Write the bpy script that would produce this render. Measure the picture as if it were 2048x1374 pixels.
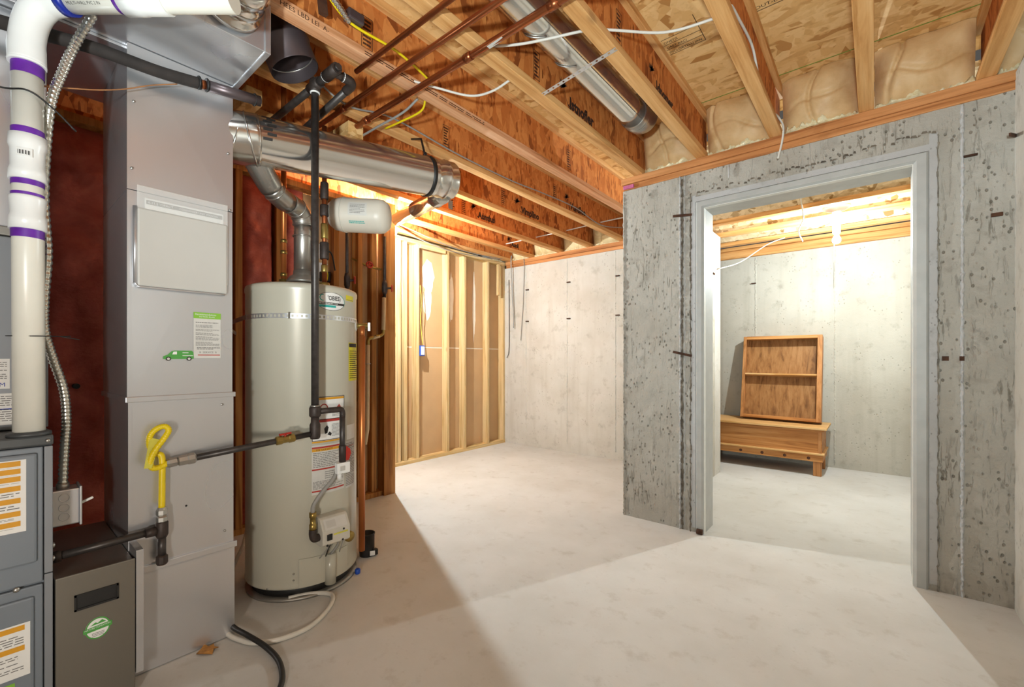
import bpy, math, random
from mathutils import Vector, Matrix, noise as mnoise

random.seed(7)
for _o in list(bpy.data.objects):
    bpy.data.objects.remove(_o)
SC = bpy.context.scene
COL = SC.collection

# ------------------------------------------------------------------ camera, world, light, exposure
cam = bpy.data.objects.new('camera', bpy.data.cameras.new('camera'))
COL.objects.link(cam)
cam.location = (0, 0, 1.141)
cam.rotation_euler = (math.radians(90), 0, math.radians(39.62))
cam.data.sensor_width = 36.0
cam.data.lens = 15.416
cam.data.shift_y = 0.01465
cam.data.clip_start = 0.02
SC.camera = cam

world = bpy.data.worlds.new('world')
SC.world = world
world.use_nodes = True
world.node_tree.nodes['Background'].inputs[0].default_value = (1.0, 0.93, 0.84, 1)
world.node_tree.nodes['Background'].inputs[1].default_value = 0.05

SC.view_settings.view_transform = 'Standard'
SC.view_settings.look = 'None'
SC.view_settings.gamma = 1.0
SC.view_settings.exposure = 0.84
SC.view_settings.use_curve_mapping = False

BULB_FAR = (-3.270, 2.298, 2.262)       # bare bulb behind the end post of the utility wall
BULB_COLD = (-0.246, 4.52, 2.124)       # bare bulb in the cold room
W_FAR, W_COLD, W_FILL_LOW, W_FILL_UP = 108.0, 60.0, 54.0, 190.0  # last two power the heads of the added fill light
LIGHT_COL = (0.83, 0.965, 1.0)


def point_light(name, loc, watts, radius, parent=None):
    d = bpy.data.lights.new(name, 'POINT')
    d.energy = watts
    d.color = LIGHT_COL
    d.shadow_soft_size = radius
    o = bpy.data.objects.new(name, d)
    COL.objects.link(o)
    o.location = loc
    if parent is not None:
        o.parent = parent
        o.matrix_parent_inverse = Matrix.Translation(-parent.location)
    return o


# ------------------------------------------------------------------ small helpers
def lin(c):
    return c / 12.92 if c <= 0.04045 else ((c + 0.055) / 1.055) ** 2.4


def C(h):
    h = h.lstrip('#')
    return tuple(lin(int(h[i:i + 2], 16) / 255) for i in (0, 2, 4)) + (1.0,)


class Nodes:
    def __init__(self, name):
        self.m = bpy.data.materials.new(name)
        self.m.use_nodes = True
        self.t = self.m.node_tree
        self.b = self.t.nodes['Principled BSDF']
        self._pos = None

    def node(self, kind, **inp):
        n = self.t.nodes.new(kind)
        for k, v in inp.items():
            self.set(n, k, v)
        return n

    def set(self, n, k, v):
        s = n.inputs[k.replace('_', ' ')] if isinstance(k, str) else n.inputs[k]
        if hasattr(v, 'is_output'):
            self.t.links.new(v, s)
        else:
            s.default_value = v

    def pos(self, scale=(1, 1, 1), rot=(0, 0, 0)):
        if self._pos is None:
            self._pos = self.node('ShaderNodeNewGeometry').outputs['Position']
        mp = self.node('ShaderNodeMapping', Vector=self._pos)
        mp.inputs['Scale'].default_value = scale
        mp.inputs['Rotation'].default_value = rot
        return mp.outputs[0]

    def noise(self, vec, scale=5, detail=4, rough=0.55, dist=0.0):
        n = self.node('ShaderNodeTexNoise', Vector=vec, Scale=scale, Detail=detail, Roughness=rough, Distortion=dist)
        return n.outputs[0]

    def voro(self, vec, scale=5, feature='F1', out='Distance', rnd=1.0):
        n = self.node('ShaderNodeTexVoronoi', Vector=vec, Scale=scale, Randomness=rnd)
        n.feature = feature
        return n.outputs[out]

    def ramp(self, fac, stops):
        n = self.node('ShaderNodeValToRGB', Fac=fac)
        el = n.color_ramp.elements
        while len(el) < len(stops):
            el.new(0.5)
        for e, (p, c) in zip(el, stops):
            e.position = p
            e.color = c if len(c) == 4 else tuple(c) + (1,)
        return n.outputs[0]

    def mix(self, a, b, fac, mode='MIX'):
        n = self.t.nodes.new('ShaderNodeMix')
        n.data_type = 'RGBA'
        n.blend_type = mode
        for s, v in ((n.inputs[0], fac), (n.inputs[6], a), (n.inputs[7], b)):
            if hasattr(v, 'is_output'):
                self.t.links.new(v, s)
            else:
                s.default_value = v
        return n.outputs[2]

    def math(self, op, a, b=0.0):
        n = self.t.nodes.new('ShaderNodeMath')
        n.operation = op
        for i, v in enumerate((a, b)):
            if hasattr(v, 'is_output'):
                self.t.links.new(v, n.inputs[i])
            else:
                n.inputs[i].default_value = v
        return n.outputs[0]

    def bump(self, h, strength=0.3, dist=0.01):
        n = self.node('ShaderNodeBump', Height=h, Strength=strength, Distance=dist)
        self.t.links.new(n.outputs[0], self.b.inputs['Normal'])

    def fin(self, col=None, rough=None, metal=None, spec=None):
        if col is not None:
            self.set(self.b, 'Base Color', col)
        if rough is not None:
            self.set(self.b, 'Roughness', rough)
        if metal is not None:
            self.set(self.b, 'Metallic', metal)
        if spec is not None:
            self.set(self.b, 'Specular IOR Level', spec)
        return self.m


K1 = (1, 1, 1, 1)
K0 = (0, 0, 0, 1)


def m_plain(name, col, rough=0.5, metal=0.0, var=0.08, scale=25):
    n = Nodes(name)
    c = C(col)
    dk = tuple(x * (1 - var * 2) for x in c[:3]) + (1,)
    f = n.noise(n.pos(), scale, 3)
    return n.fin(n.mix(dk, c, n.ramp(f, [(0.3, K0), (0.62, K1)])), rough, metal)


def m_concrete(name, light, mid, dark, bump=0.5, pits=0.5, streak=0.5, seed=0.0, pitscale=38):
    n = Nodes(name)
    p = n.pos()
    a = n.noise(p, 1.7, 6, 0.6)
    col = n.ramp(a, [(0.3, C(mid)), (0.62, C(light))])
    st = n.noise(n.pos((7, 7, 0.55)), 1.6, 4, 0.6)
    col = n.mix(col, C(mid), n.math('MULTIPLY', n.ramp(st, [(0.5, K0), (0.7, K1)]), streak))
    bl = n.noise(p, 9, 5, 0.65)
    col = n.mix(col, C(dark), n.math('MULTIPLY', n.ramp(bl, [(0.56, K0), (0.74, K1)]), 0.45))
    v = n.voro(n.pos((1, 1, 0.7)), pitscale)
    msk = n.ramp(n.noise(p, 6, 3), [(0.5 - 0.08 * bool(seed), K0), (0.6 - 0.04 * bool(seed), K1)])
    pit = n.math('MULTIPLY', n.ramp(v, [(0.14, K1), (0.24, K0)]), msk)
    col = n.mix(col, C(dark), n.math('MULTIPLY', pit, pits))
    fine = n.noise(p, 70, 4, 0.7)
    if seed:
        sc = n.noise(n.pos((60, 60, 9), (0.0, 0.12, 0.0)), 1.0, 4, 0.6, 0.8)
        scm = n.math('MULTIPLY', n.ramp(sc, [(0.56, K0), (0.66, K1)]), seed)
        col = n.mix(col, C(dark), n.math('MULTIPLY', scm, n.ramp(n.noise(p, 3, 2), [(0.4, K0), (0.6, K1)])))
        fine = n.math('SUBTRACT', fine, n.math('MULTIPLY', scm, 0.8))
    h = n.math('SUBTRACT', n.math('ADD', n.math('MULTIPLY', fine, 0.35), n.math('MULTIPLY', bl, 0.6)), n.math('MULTIPLY', pit, 0.8))
    n.bump(h, bump, 0.012)
    return n.fin(col, 0.85, 0, 0.25)


def m_osb(name, light, mid, dark, s1=(10, 26, 55), s2=(24, 12, 50), dk=0.35):
    n = Nodes(name)
    w = n.noise(n.pos(), 7, 2)
    d1 = n.mix(n.pos(s1), w, 0.06)
    v1 = n.voro(d1, 1.0, out='Color')
    v2 = n.voro(n.pos(s2, (0.5, 0.3, 0.7)), 1.0, out='Color')
    g1 = n.math('MULTIPLY', v1, 1.0)
    g2 = n.math('MULTIPLY', v2, 1.0)
    msk = n.ramp(n.noise(n.pos(), 10, 2), [(0.46, K0), (0.54, K1)])
    g = n.mix(g1, g2, msk)
    col = n.ramp(g, [(0.1, C(dark)), (0.35, C(mid)), (0.75, C(light)), (0.95, C(mid))])
    gr = n.noise(n.pos((s1[0] * 3, s1[1], s1[2] * 2)), 1.5, 4)
    col = n.mix(col, C(dark), n.math('MULTIPLY', n.ramp(gr, [(0.55, K0), (0.72, K1)]), dk))
    n.bump(g, 0.12, 0.004)
    return n.fin(col, 0.75, 0, 0.25)


def m_wood(name, light, mid, dark, axis=1, rough=0.6, knots=0.0):
    n = Nodes(name)
    s = [26.0, 26.0, 26.0]
    s[axis] = 1.3
    g = n.noise(n.pos(tuple(s)), 1.0, 5, 0.6, 0.6)
    s2 = [95.0, 95.0, 95.0]
    s2[axis] = 2.2
    f = n.noise(n.pos(tuple(s2)), 1.0, 3, 0.5)
    col = n.ramp(g, [(0.32, C(dark)), (0.48, C(mid)), (0.66, C(light))])
    col = n.mix(col, C(dark), n.math('MULTIPLY', n.ramp(f, [(0.52, K0), (0.7, K1)]), 0.3))
    if knots:
        k = [5.0, 5.0, 5.0]
        k[axis] = 2.6
        v = n.voro(n.pos(tuple(k)), 1.0)
        col = n.mix(col, C('#6b4020'), n.math('MULTIPLY', n.ramp(v, [(0.05, K1), (0.11, K0)]), knots))
    n.bump(f, 0.08, 0.003)
    return n.fin(col, rough, 0, 0.3)


def m_metal(name, col, rough=0.3, metal=0.9, var=0.25, dirt=None, dirtamt=0.3):
    n = Nodes(name)
    c = C(col)
    v = n.noise(n.pos((1, 1, 0.4)), 4, 3)
    dk = tuple(x * (1 - var) for x in c[:3]) + (1,)
    cc = n.mix(dk, c, n.math('MULTIPLY', v, 1.0))
    sm = n.noise(n.pos((1, 1, 0.5)), 4, 1, 0.4)
    r = n.math('ADD', n.math('MULTIPLY', sm, rough * 0.5), rough * 0.75)
    if dirt:
        cc = n.mix(cc, C(dirt), n.math('MULTIPLY', n.ramp(n.noise(n.pos(), 6, 1, 0.3), [(0.40, K0), (0.75, K1)]), dirtamt))
    return n.fin(cc, r, metal)


MAT = {}
MAT['floor'] = m_concrete('floor_concrete', '#cfccc8', '#c2beb8', '#a79d90', 0.08, 0.10, 0.0)
MAT['conc_front'] = m_concrete('rough_grey_concrete', '#b9b3a9', '#a8a094', '#6d6557', 0.75, 0.75, 0.5, 0.75)
MAT['conc_back'] = m_concrete('pale_concrete', '#cdc8c0', '#bcb5aa', '#8d8475', 0.35, 0.45, 0.6)
MAT['conc_cold'] = m_concrete('cream_concrete', '#bdb7ab', '#aea79a', '#82796a', 0.35, 0.5, 0.7)
MAT['conc_right'] = m_concrete('white_concrete', '#d2cec6', '#c3bdb2', '#918878', 0.45, 0.55, 0.5)
MAT['conc_strip'] = m_concrete('smooth_strip_concrete', '#c2c0bf', '#b0adaa', '#77706a', 0.25, 0.6, 0.4, pitscale=60)
MAT['crack'] = m_plain('dark_crack', '#766b5e', 0.95, 0, 0.3)
MAT['crack_lt'] = m_plain('pale_crack', '#948b7e', 0.95, 0, 0.3)
MAT['rust'] = m_plain('rust', '#5b3a28', 0.8, 0.3, 0.3)
MAT['web'] = m_osb('joist_web_strands', '#d88a48', '#bf6d32', '#85441a', (14, 22, 8), (12, 60, 14))
MAT['subfloor'] = m_osb('subfloor_strands', '#efc68a', '#e2b373', '#b98348', (9, 30, 40), (22, 14, 40), 0.25)
MAT['osb_pale'] = m_osb('pale_strands', '#e0c9a4', '#cbb088', '#8a6a3e', (14, 30, 30), (26, 14, 30), 0.2)
MAT['flange'] = m_wood('joist_flange_lumber', '#e6b67c', '#d8a164', '#b97d40', 1, 0.6, 0.4)
MAT['flange_x'] = m_wood('cross_joist_lumber', '#dca66a', '#cf9355', '#b07438', 0, 0.6, 0.3)
MAT['plate_x'] = m_wood('sill_lumber', '#d2925c', '#c07f4a', '#985a2e', 0, 0.65, 0.2)
MAT['plate_y'] = m_wood('plate_lumber', '#e2c593', '#d5b47c', '#b08a52', 1, 0.65, 0.2)
MAT['stud'] = m_wood('stud_lumber', '#dcc296', '#d1b380', '#b68f58', 2, 0.6, 0.6)
MAT['stud_dark'] = m_wood('old_stud_lumber', '#c58c4e', '#ad7439', '#845022', 2, 0.6, 0.4)
MAT['drywall'] = m_plain('drywall_paper_back', '#c5a278', 0.8, 0, 0.06, 2.5)
MAT['joint_tape'] = m_plain('joint_compound', '#ece3d3', 0.8, 0, 0.03)
MAT['red_facing'] = None
MAT['kraft'] = None
MAT['galv'] = m_metal('galvanised_sheet', '#dcdcdf', 0.30, 0.80, 0.10)
MAT['galv_dull'] = m_metal('dull_galvanised_sheet', '#a6a29b', 0.42, 0.75, 0.12, '#7c766c', 0.35)
MAT['shiny'] = m_metal('bright_duct_metal', '#dcd8d2', 0.17, 0.95, 0.08)
MAT['vent_metal'] = m_metal('vent_pipe_metal', '#b5b1ab', 0.3, 0.9, 0.12, '#84807a', 0.4)
MAT['dark_duct'] = m_metal('dark_duct_metal', '#6c6062', 0.4, 0.7, 0.15)
MAT['conduit'] = m_metal('conduit_metal', '#d6d4cc', 0.25, 0.95, 0.05)
MAT['steel'] = m_metal('steel_hardware', '#b9b6b0', 0.35, 0.9, 0.1)
MAT['pvc'] = m_plain('white_pvc', '#e6e2d6', 0.32, 0, 0.03, 9)
MAT['pvc_fit'] = m_plain('white_pvc_fitting', '#eeedea', 0.28, 0, 0.02, 9)
MAT['primer'] = m_plain('purple_primer', '#6a2aa0', 0.4, 0, 0.15, 18)
MAT['blue'] = m_plain('blue_band', '#1a2f9c', 0.35, 0, 0.1)
MAT['furnace'] = m_plain('furnace_grey_paint', '#7c838b', 0.42, 0.15, 0.03, 6)
MAT['furnace_lt'] = m_plain('coil_cabinet_grey_paint', '#8b8e93', 0.4, 0.25, 0.05, 5)
MAT['furnace_dk'] = m_plain('furnace_dark_trim', '#4a4c4d', 0.45, 0.1, 0.05)
MAT['filter'] = m_metal('filter_cabinet_brown_metal', '#807a70', 0.4, 0.55, 0.04)
MAT['black'] = m_plain('black_plastic', '#1d1b1a', 0.5, 0, 0.1)
MAT['black_foam'] = m_plain('black_foam_insulation', '#332c29', 0.85, 0, 0.15)
MAT['iron'] = m_plain('black_iron_pipe', '#4d4744', 0.42, 0.55, 0.16, 40)
MAT['iron_dk'] = m_plain('dark_iron_fitting', '#463b36', 0.55, 0.4, 0.2, 40)
MAT['copper'] = m_metal('copper_pipe', '#b3673e', 0.32, 0.85, 0.18, '#6f3a22', 0.5)
MAT['copper_br'] = m_metal('copper_orange', '#c9783f', 0.35, 0.7, 0.15, '#8a4a24', 0.4)
MAT['brass'] = m_metal('brass', '#a58c4e', 0.35, 0.85, 0.15)
MAT['tank'] = m_plain('heater_enamel', '#bdb8a8', 0.28, 0.05, 0.02, 4)
MAT['tank_fit'] = m_plain('heater_plastic_fitting', '#c9c3b6', 0.5, 0, 0.05)
MAT['white'] = m_plain('white_paper', '#e8e6e2', 0.6, 0, 0.02)
MAT['paper_grey'] = m_plain('grey_print_paper', '#cfcbc4', 0.6, 0, 0.03)
MAT['ink'] = m_plain('grey_ink', '#77736f', 0.7, 0, 0.1)
MAT['ink_dk'] = m_plain('black_ink', '#2a2421', 0.7, 0, 0.1)
MAT['stamp_ink'] = m_plain('stamp_ink', '#3a1d0c', 0.8, 0, 0.3, 120)
MAT['orange'] = m_plain('orange_print', '#d99a1e', 0.6, 0, 0.04)
MAT['red'] = m_plain('red_print', '#b23127', 0.5, 0, 0.08)
MAT['red_paint'] = m_plain('red_painted_handle', '#b22a1c', 0.4, 0.1, 0.15)
MAT['green'] = m_plain('green_print', '#4f9d45', 0.5, 0, 0.04)
MAT['lime'] = m_plain('lime_print', '#84b93c', 0.5, 0, 0.03)
MAT['teal'] = m_plain('teal_print', '#2aa39b', 0.45, 0, 0.05)
MAT['yellow'] = m_plain('yellow_coating', '#e8cc10', 0.42, 0, 0.05)
MAT['yellow_label'] = m_plain('yellow_label', '#ded32c', 0.5, 0, 0.04)
MAT['yellow_tag'] = m_plain('yellow_tag_card', '#d3cb4e', 0.6, 0, 0.1)
MAT['plate_grey'] = m_plain('pale_grey_plate', '#c3bfb8', 0.45, 0.1, 0.02, 5)
MAT['cpvc'] = m_plain('beige_pipe_sleeve', '#d6bf98', 0.6, 0, 0.05)
MAT['expansion'] = m_plain('expansion_tank_paint', '#d3cbbd', 0.4, 0, 0.03, 6)
MAT['cable_white'] = m_plain('white_cable', '#d9d3c8', 0.5, 0, 0.04)
MAT['cable_grey'] = m_plain('grey_cable', '#96928c', 0.5, 0, 0.05)
MAT['wire_brown'] = m_plain('brown_wire', '#a9744a', 0.5, 0, 0.1)
MAT['hose'] = m_plain('milky_hose', '#dcd6cb', 0.35, 0, 0.04)
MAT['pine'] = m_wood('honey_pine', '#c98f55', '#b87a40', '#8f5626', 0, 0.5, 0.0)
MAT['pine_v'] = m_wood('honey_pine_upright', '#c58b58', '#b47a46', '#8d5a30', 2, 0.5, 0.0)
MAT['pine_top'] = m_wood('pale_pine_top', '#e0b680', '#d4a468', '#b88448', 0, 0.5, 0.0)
MAT['pine_back'] = m_wood('brown_pine_back', '#a9794a', '#98683a', '#6f4722', 2, 0.55, 0.0)
MAT['knot'] = m_plain('pine_knot', '#5f3217', 0.6, 0, 0.2)
MAT['porcelain'] = m_plain('porcelain', '#cdb7a6', 0.3, 0, 0.03)
MAT['pink_foam'] = m_plain('pink_foam', '#cf6a98', 0.7, 0, 0.15)
MAT['casing'] = m_plain('grey_door_buck', '#b9b8b4', 0.55, 0.1, 0.05, 12)
MAT['casing_lt'] = m_plain('white_door_edge', '#dedcd6', 0.5, 0, 0.05, 20)
MAT['leaf'] = m_plain('dry_leaf', '#c48a45', 0.8, 0, 0.2, 60)
MAT['chalk'] = m_plain('green_chalk', '#7f9a3c', 0.9, 0, 0.2, 80)
MAT['cap_blue'] = m_plain('blue_cap_plastic', '#1f4fb8', 0.4, 0, 0.05)
MAT['pink_lumber'] = m_wood('pinkish_flange_lumber', '#e3b088', '#d59a70', '#b27648', 1, 0.6, 0.3)


def _fabric(name, light, mid, dark, sc, bmp=0.12):
    n = Nodes(name)
    f = n.noise(n.pos(), sc, 5, 0.6, 0.4)
    g = n.noise(n.pos((40, 40, 90)), 1, 3)
    col = n.ramp(f, [(0.3, C(dark)), (0.5, C(mid)), (0.7, C(light))])
    n.bump(n.math('ADD', f, n.math('MULTIPLY', g, 0.3)), bmp, 0.02)
    return n.fin(col, 0.5, 0, 0.4)


MAT['red_facing'] = _fabric('red_insulation_facing', '#d27466', '#c06053', '#a3473d', 6, 0.4)
MAT['kraft'] = _fabric('kraft_batt_facing', '#e0bd8c', '#d8b280', '#caa06c', 9)
MAT['kraft_pale'] = _fabric('pale_batt_facing', '#e8d5ab', '#dec797', '#cbb07d', 9)
MAT['fluff'] = _fabric('glass_wool', '#f3e7c6', '#ead9ae', '#d8c08c', 40, 0.6)


def _pouch():
    n = Nodes('clear_plastic_pouch')
    n.set(n.b, 'Alpha', 0.28)
    return n.fin((0.85, 0.83, 0.8, 1), 0.12)


MAT['pouch'] = _pouch()


def _bulb(name, strength):
    # clear glass lamp: light passes through the envelope, the filament glows
    n = Nodes(name)
    t = n.t
    em = n.node('ShaderNodeEmission', Color=(1.0, 0.93, 0.82, 1), Strength=strength)
    tr = n.node('ShaderNodeBsdfTransparent')
    ad = t.nodes.new('ShaderNodeAddShader')
    t.links.new(em.outputs[0], ad.inputs[0])
    t.links.new(tr.outputs[0], ad.inputs[1])
    t.links.new(ad.outputs[0], t.nodes['Material Output'].inputs['Surface'])
    return n.m


MAT['bulb'] = _bulb('lit_bulb_glass', 6.0)


# ------------------------------------------------------------------ mesh builder
def catmull(pts, n=6):
    P = [Vector(p) for p in pts]
    if len(P) < 3:
        return P
    out = []
    for i in range(len(P) - 1):
        p0 = P[i - 1] if i else P[0] * 2 - P[1]
        p1, p2 = P[i], P[i + 1]
        p3 = P[i + 2] if i + 2 < len(P) else P[-1] * 2 - P[-2]
        for k in range(n):
            t = k / n
            out.append(0.5 * ((2 * p1) + (p2 - p0) * t + (2 * p0 - 5 * p1 + 4 * p2 - p3) * t * t + (3 * p1 - p0 - 3 * p2 + p3) * t ** 3))
    out.append(P[-1])
    return out


class MB:
    def __init__(self):
        self.v, self.f, self.sm = [], [], []

    def add(self, vs, fs, smooth=False):
        o = len(self.v)
        self.v += [tuple(p) for p in vs]
        self.f += [tuple(i + o for i in q) for q in fs]
        self.sm += [smooth] * len(fs)
        return self

    def box(self, x0, x1, y0, y1, z0, z1):
        vs = [(x, y, z) for x in (x0, x1) for y in (y0, y1) for z in (z0, z1)]
        return self.add(vs, [(0, 1, 3, 2), (4, 6, 7, 5), (0, 4, 5, 1), (2, 3, 7, 6), (0, 2, 6, 4), (1, 5, 7, 3)])

    def obox(self, c, a, b, d):
        c, a, b, d = Vector(c), Vector(a), Vector(b), Vector(d)
        vs = [c + a * i + b * j + d * k for i in (-1, 1) for j in (-1, 1) for k in (-1, 1)]
        return self.add(vs, [(0, 1, 3, 2), (4, 6, 7, 5), (0, 4, 5, 1), (2, 3, 7, 6), (0, 2, 6, 4), (1, 5, 7, 3)])

    def bar(self, p, q, w, h, up=(0, 0, 1)):
        p, q = Vector(p), Vector(q)
        d = q - p
        s = d.cross(Vector(up)).normalized()
        u = s.cross(d).normalized()
        return self.obox((p + q) / 2, d / 2, s * w / 2, u * h / 2)

    def tube(self, pts, r, n=12, caps=True, smooth=True):
        P = [Vector(p) for p in pts]
        R = r if isinstance(r, (list, tuple)) else [r] * len(P)
        T = []
        for i in range(len(P)):
            a = P[max(i - 1, 0)]
            b = P[min(i + 1, len(P) - 1)]
            T.append((b - a).normalized())
        ref = Vector((0, 0, 1)) if abs(T[0].z) < 0.9 else Vector((1, 0, 0))
        N = (ref - T[0] * ref.dot(T[0])).normalized()
        vs = []
        for i, p in enumerate(P):
            N = (N - T[i] * N.dot(T[i])).normalized()
            B = T[i].cross(N)
            for k in range(n):
                a = 2 * math.pi * k / n
                vs.append(p + (N * math.cos(a) + B * math.sin(a)) * R[i])
        fs = []
        for i in range(len(P) - 1):
            for k in range(n):
                k2 = (k + 1) % n
                fs.append((i * n + k, i * n + k2, (i + 1) * n + k2, (i + 1) * n + k))
        self.add(vs, fs, smooth)
        if caps:
            o = len(self.v) - len(vs)
            self.f += [tuple(o + k for k in reversed(range(n))), tuple(o + (len(P) - 1) * n + k for k in range(n))]
            self.sm += [False, False]
        return self

    def lathe(self, prof, o=(0, 0, 0), axis=(0, 0, 1), n=24, smooth=True, caps=True):
        A = Vector(axis).normalized()
        o = Vector(o)
        pts = [o + A * z for _, z in prof]
        ref = Vector((0, 0, 1)) if abs(A.z) < 0.9 else Vector((1, 0, 0))
        N = (ref - A * ref.dot(A)).normalized()
        B = A.cross(N)
        vs, fs = [], []
        for p, (r, _) in zip(pts, prof):
            for k in range(n):
                a = 2 * math.pi * k / n
                vs.append(p + (N * math.cos(a) + B * math.sin(a)) * max(r, 1e-4))
        for i in range(len(prof) - 1):
            for k in range(n):
                k2 = (k + 1) % n
                fs.append((i * n + k, i * n + k2, (i + 1) * n + k2, (i + 1) * n + k))
        self.add(vs, fs, smooth)
        if caps:
            q = len(self.v) - len(vs)
            self.f += [tuple(q + k for k in reversed(range(n))), tuple(q + (len(prof) - 1) * n + k for k in range(n))]
            self.sm += [False, False]
        return self

    def torus(self, c, axis, R, r, n=24, m=8):
        A = Vector(axis).normalized()
        ref = Vector((0, 0, 1)) if abs(A.z) < 0.9 else Vector((1, 0, 0))
        N = (ref - A * ref.dot(A)).normalized()
        B = A.cross(N)
        vs, fs = [], []
        for i in range(n):
            a = 2 * math.pi * i / n
            d = N * math.cos(a) + B * math.sin(a)
            for k in range(m):
                b = 2 * math.pi * k / m
                vs.append(Vector(c) + d * (R + r * math.cos(b)) + A * r * math.sin(b))
        for i in range(n):
            for k in range(m):
                fs.append((i * m + k, i * m + (k + 1) % m, ((i + 1) % n) * m + (k + 1) % m, ((i + 1) % n) * m + k))
        return self.add(vs, fs, True)

    def grid(self, fn, nu, nv, smooth=True):
        vs = [fn(i / nu, j / nv) for i in range(nu + 1) for j in range(nv + 1)]
        fs = [(i * (nv + 1) + j, (i + 1) * (nv + 1) + j, (i + 1) * (nv + 1) + j + 1, i * (nv + 1) + j + 1) for i in range(nu) for j in range(nv)]
        return self.add(vs, fs, smooth)

    def rect(self, fn, x0, x1, y0, y1, nx=1):
        """a flat patch in label coordinates, mapped by fn"""
        for i in range(nx):
            a = x0 + (x1 - x0) * i / nx
            b = x0 + (x1 - x0) * (i + 1) / nx
            self.add([fn(a, y0), fn(b, y0), fn(b, y1), fn(a, y1)], [(0, 1, 2, 3)])
        return self

    def dashes(self, fn, x0, x1, y0, y1, rows, fill=0.45, seed=1):
        rnd = random.Random(seed)
        dy = (y1 - y0) / rows
        wid = x1 - x0
        for r in range(rows):
            y = y1 - dy * (r + 0.5)
            x = x0
            end = x1 - wid * rnd.choice((0, 0, 0.05, 0.3))
            while x < end:
                w = wid * rnd.uniform(0.04, 0.14)
                self.rect(fn, x, min(x + w, end), y - dy * fill / 2, y + dy * fill / 2)
                x += w + wid * 0.018
        return self

    def build(self, name, mat, parent=None, bevel=0.0, origin=True):
        me = bpy.data.meshes.new(name)
        loc = Vector((0, 0, 0))
        if parent is None and origin and self.v:
            xs = [p[0] for p in self.v]
            ys = [p[1] for p in self.v]
            zs = [p[2] for p in self.v]
            loc = Vector(((min(xs) + max(xs)) / 2, (min(ys) + max(ys)) / 2, min(zs)))
        me.from_pydata([tuple(Vector(p) - loc) for p in self.v], [], self.f)
        me.polygons.foreach_set('use_smooth', self.sm)
        me.materials.append(MAT[mat] if isinstance(mat, str) else mat)
        me.update()
        o = bpy.data.objects.new(name, me)
        COL.objects.link(o)
        o.location = loc
        if parent is not None:
            o.parent = parent
            w = Vector(parent.get('_w', (0, 0, 0)))
            o.matrix_parent_inverse = Matrix.Translation(-w)
        if bevel:
            b = o.modifiers.new('bevel', 'BEVEL')
            b.width = bevel
            b.segments = 2
            b.limit_method = 'ANGLE'
        return o


def thing(name, label, cat, loc, group=None):
    e = bpy.data.objects.new(name, None)
    e.empty_display_size = 0.05
    COL.objects.link(e)
    e.location = loc
    e['_w'] = tuple(loc)
    return tag(e, label, cat, group)


def tag(o, label, cat, group=None):
    o['label'] = label
    o['category'] = cat
    if group:
        o['group'] = group
    return o


def struct(o, label=None):
    o['kind'] = 'structure'
    if o.parent is None:
        o['_w'] = tuple(o.location)
    if label:
        o['label'] = label
    return o


def one(mb, name, mat, label, cat, group=None, bevel=0.0):
    """a thing that is a single mesh"""
    o = mb.build(name, mat, None, bevel)
    o['_w'] = tuple(o.location)
    return tag(o, label, cat, group)


def text_part(body, size, fn, name, mat, parent, align='LEFT', sx=1.0, bold=0.0):
    cu = bpy.data.curves.new('t', 'FONT')
    cu.body = body
    cu.size = size
    cu.align_x = align
    cu.offset = bold
    cu.resolution_u = 2
    ob = bpy.data.objects.new('t', cu)
    COL.objects.link(ob)
    bpy.context.view_layer.update()
    me0 = bpy.data.meshes.new_from_object(ob.evaluated_get(bpy.context.evaluated_depsgraph_get()))
    mb = MB()
    mb.add([fn(v.co.x * sx, v.co.y) for v in me0.vertices], [tuple(p.vertices) for p in me0.polygons])
    bpy.data.objects.remove(ob)
    bpy.data.curves.remove(cu)
    bpy.data.meshes.remove(me0)
    return mb.build(name, mat, parent)


def onx(x, y0=0.0, z0=0.0, skew=0.0):
    """label coordinates on a face looking towards +x"""
    return lambda a, b: (x, y0 + a, z0 + b + skew * a)


# ------------------------------------------------------------------ the room shell
def noisy(o, amp, freq, axis):
    me = o.data
    for v in me.vertices:
        w = v.co + o.location
        d = mnoise.fractal(w * freq, 0.6, 2.0, 4) * amp
        v.co[axis] += d
    me.update()


def slab(mb, x0, x1, y0, y1, z0, z1, step):
    """a box with subdivided sides so that its surface can be uneven"""
    def face(o, a, b):
        la, lb = Vector(a).length, Vector(b).length
        na, nb = max(1, int(la / step)), max(1, int(lb / step))
        o, a, b = Vector(o), Vector(a), Vector(b)
        mb.grid(lambda u, v: o + a * u + b * v, na, nb, True)
    X, Y, Z = x1 - x0, y1 - y0, z1 - z0
    face((x0, y0, z0), (X, 0, 0), (0, 0, Z))
    face((x1, y1, z0), (-X, 0, 0), (0, 0, Z))
    face((x1, y0, z0), (0, Y, 0), (0, 0, Z))
    face((x0, y1, z0), (0, -Y, 0), (0, 0, Z))
    face((x0, y0, z1), (X, 0, 0), (0, Y, 0))
    face((x0, y1, z0), (X, 0, 0), (0, -Y, 0))


fl = struct(MB().box(-5.3, 0.75, -3.2, 6.0, -0.12, 0).build('floor', 'floor'))
ce = struct(MB().box(-5.3, 0.75, -3.2, 3.3, 2.745, 2.775).box(-5.3, -1.2, 3.3, 4.8, 2.745, 2.775).build('ceiling', 'subfloor'))

mb = MB()
slab(mb, -1.42, -0.895, 2.99, 3.19, 0, 2.36, 0.02)
slab(mb, 0.20, 0.49, 2.99, 3.19, 0, 2.36, 0.02)
slab(mb, -0.895, 0.20, 2.99, 3.19, 2.165, 2.36, 0.02)
wf = struct(mb.build('wall_front', 'conc_front'))
noisy(wf, 0.005, 11.0, 1)
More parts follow.
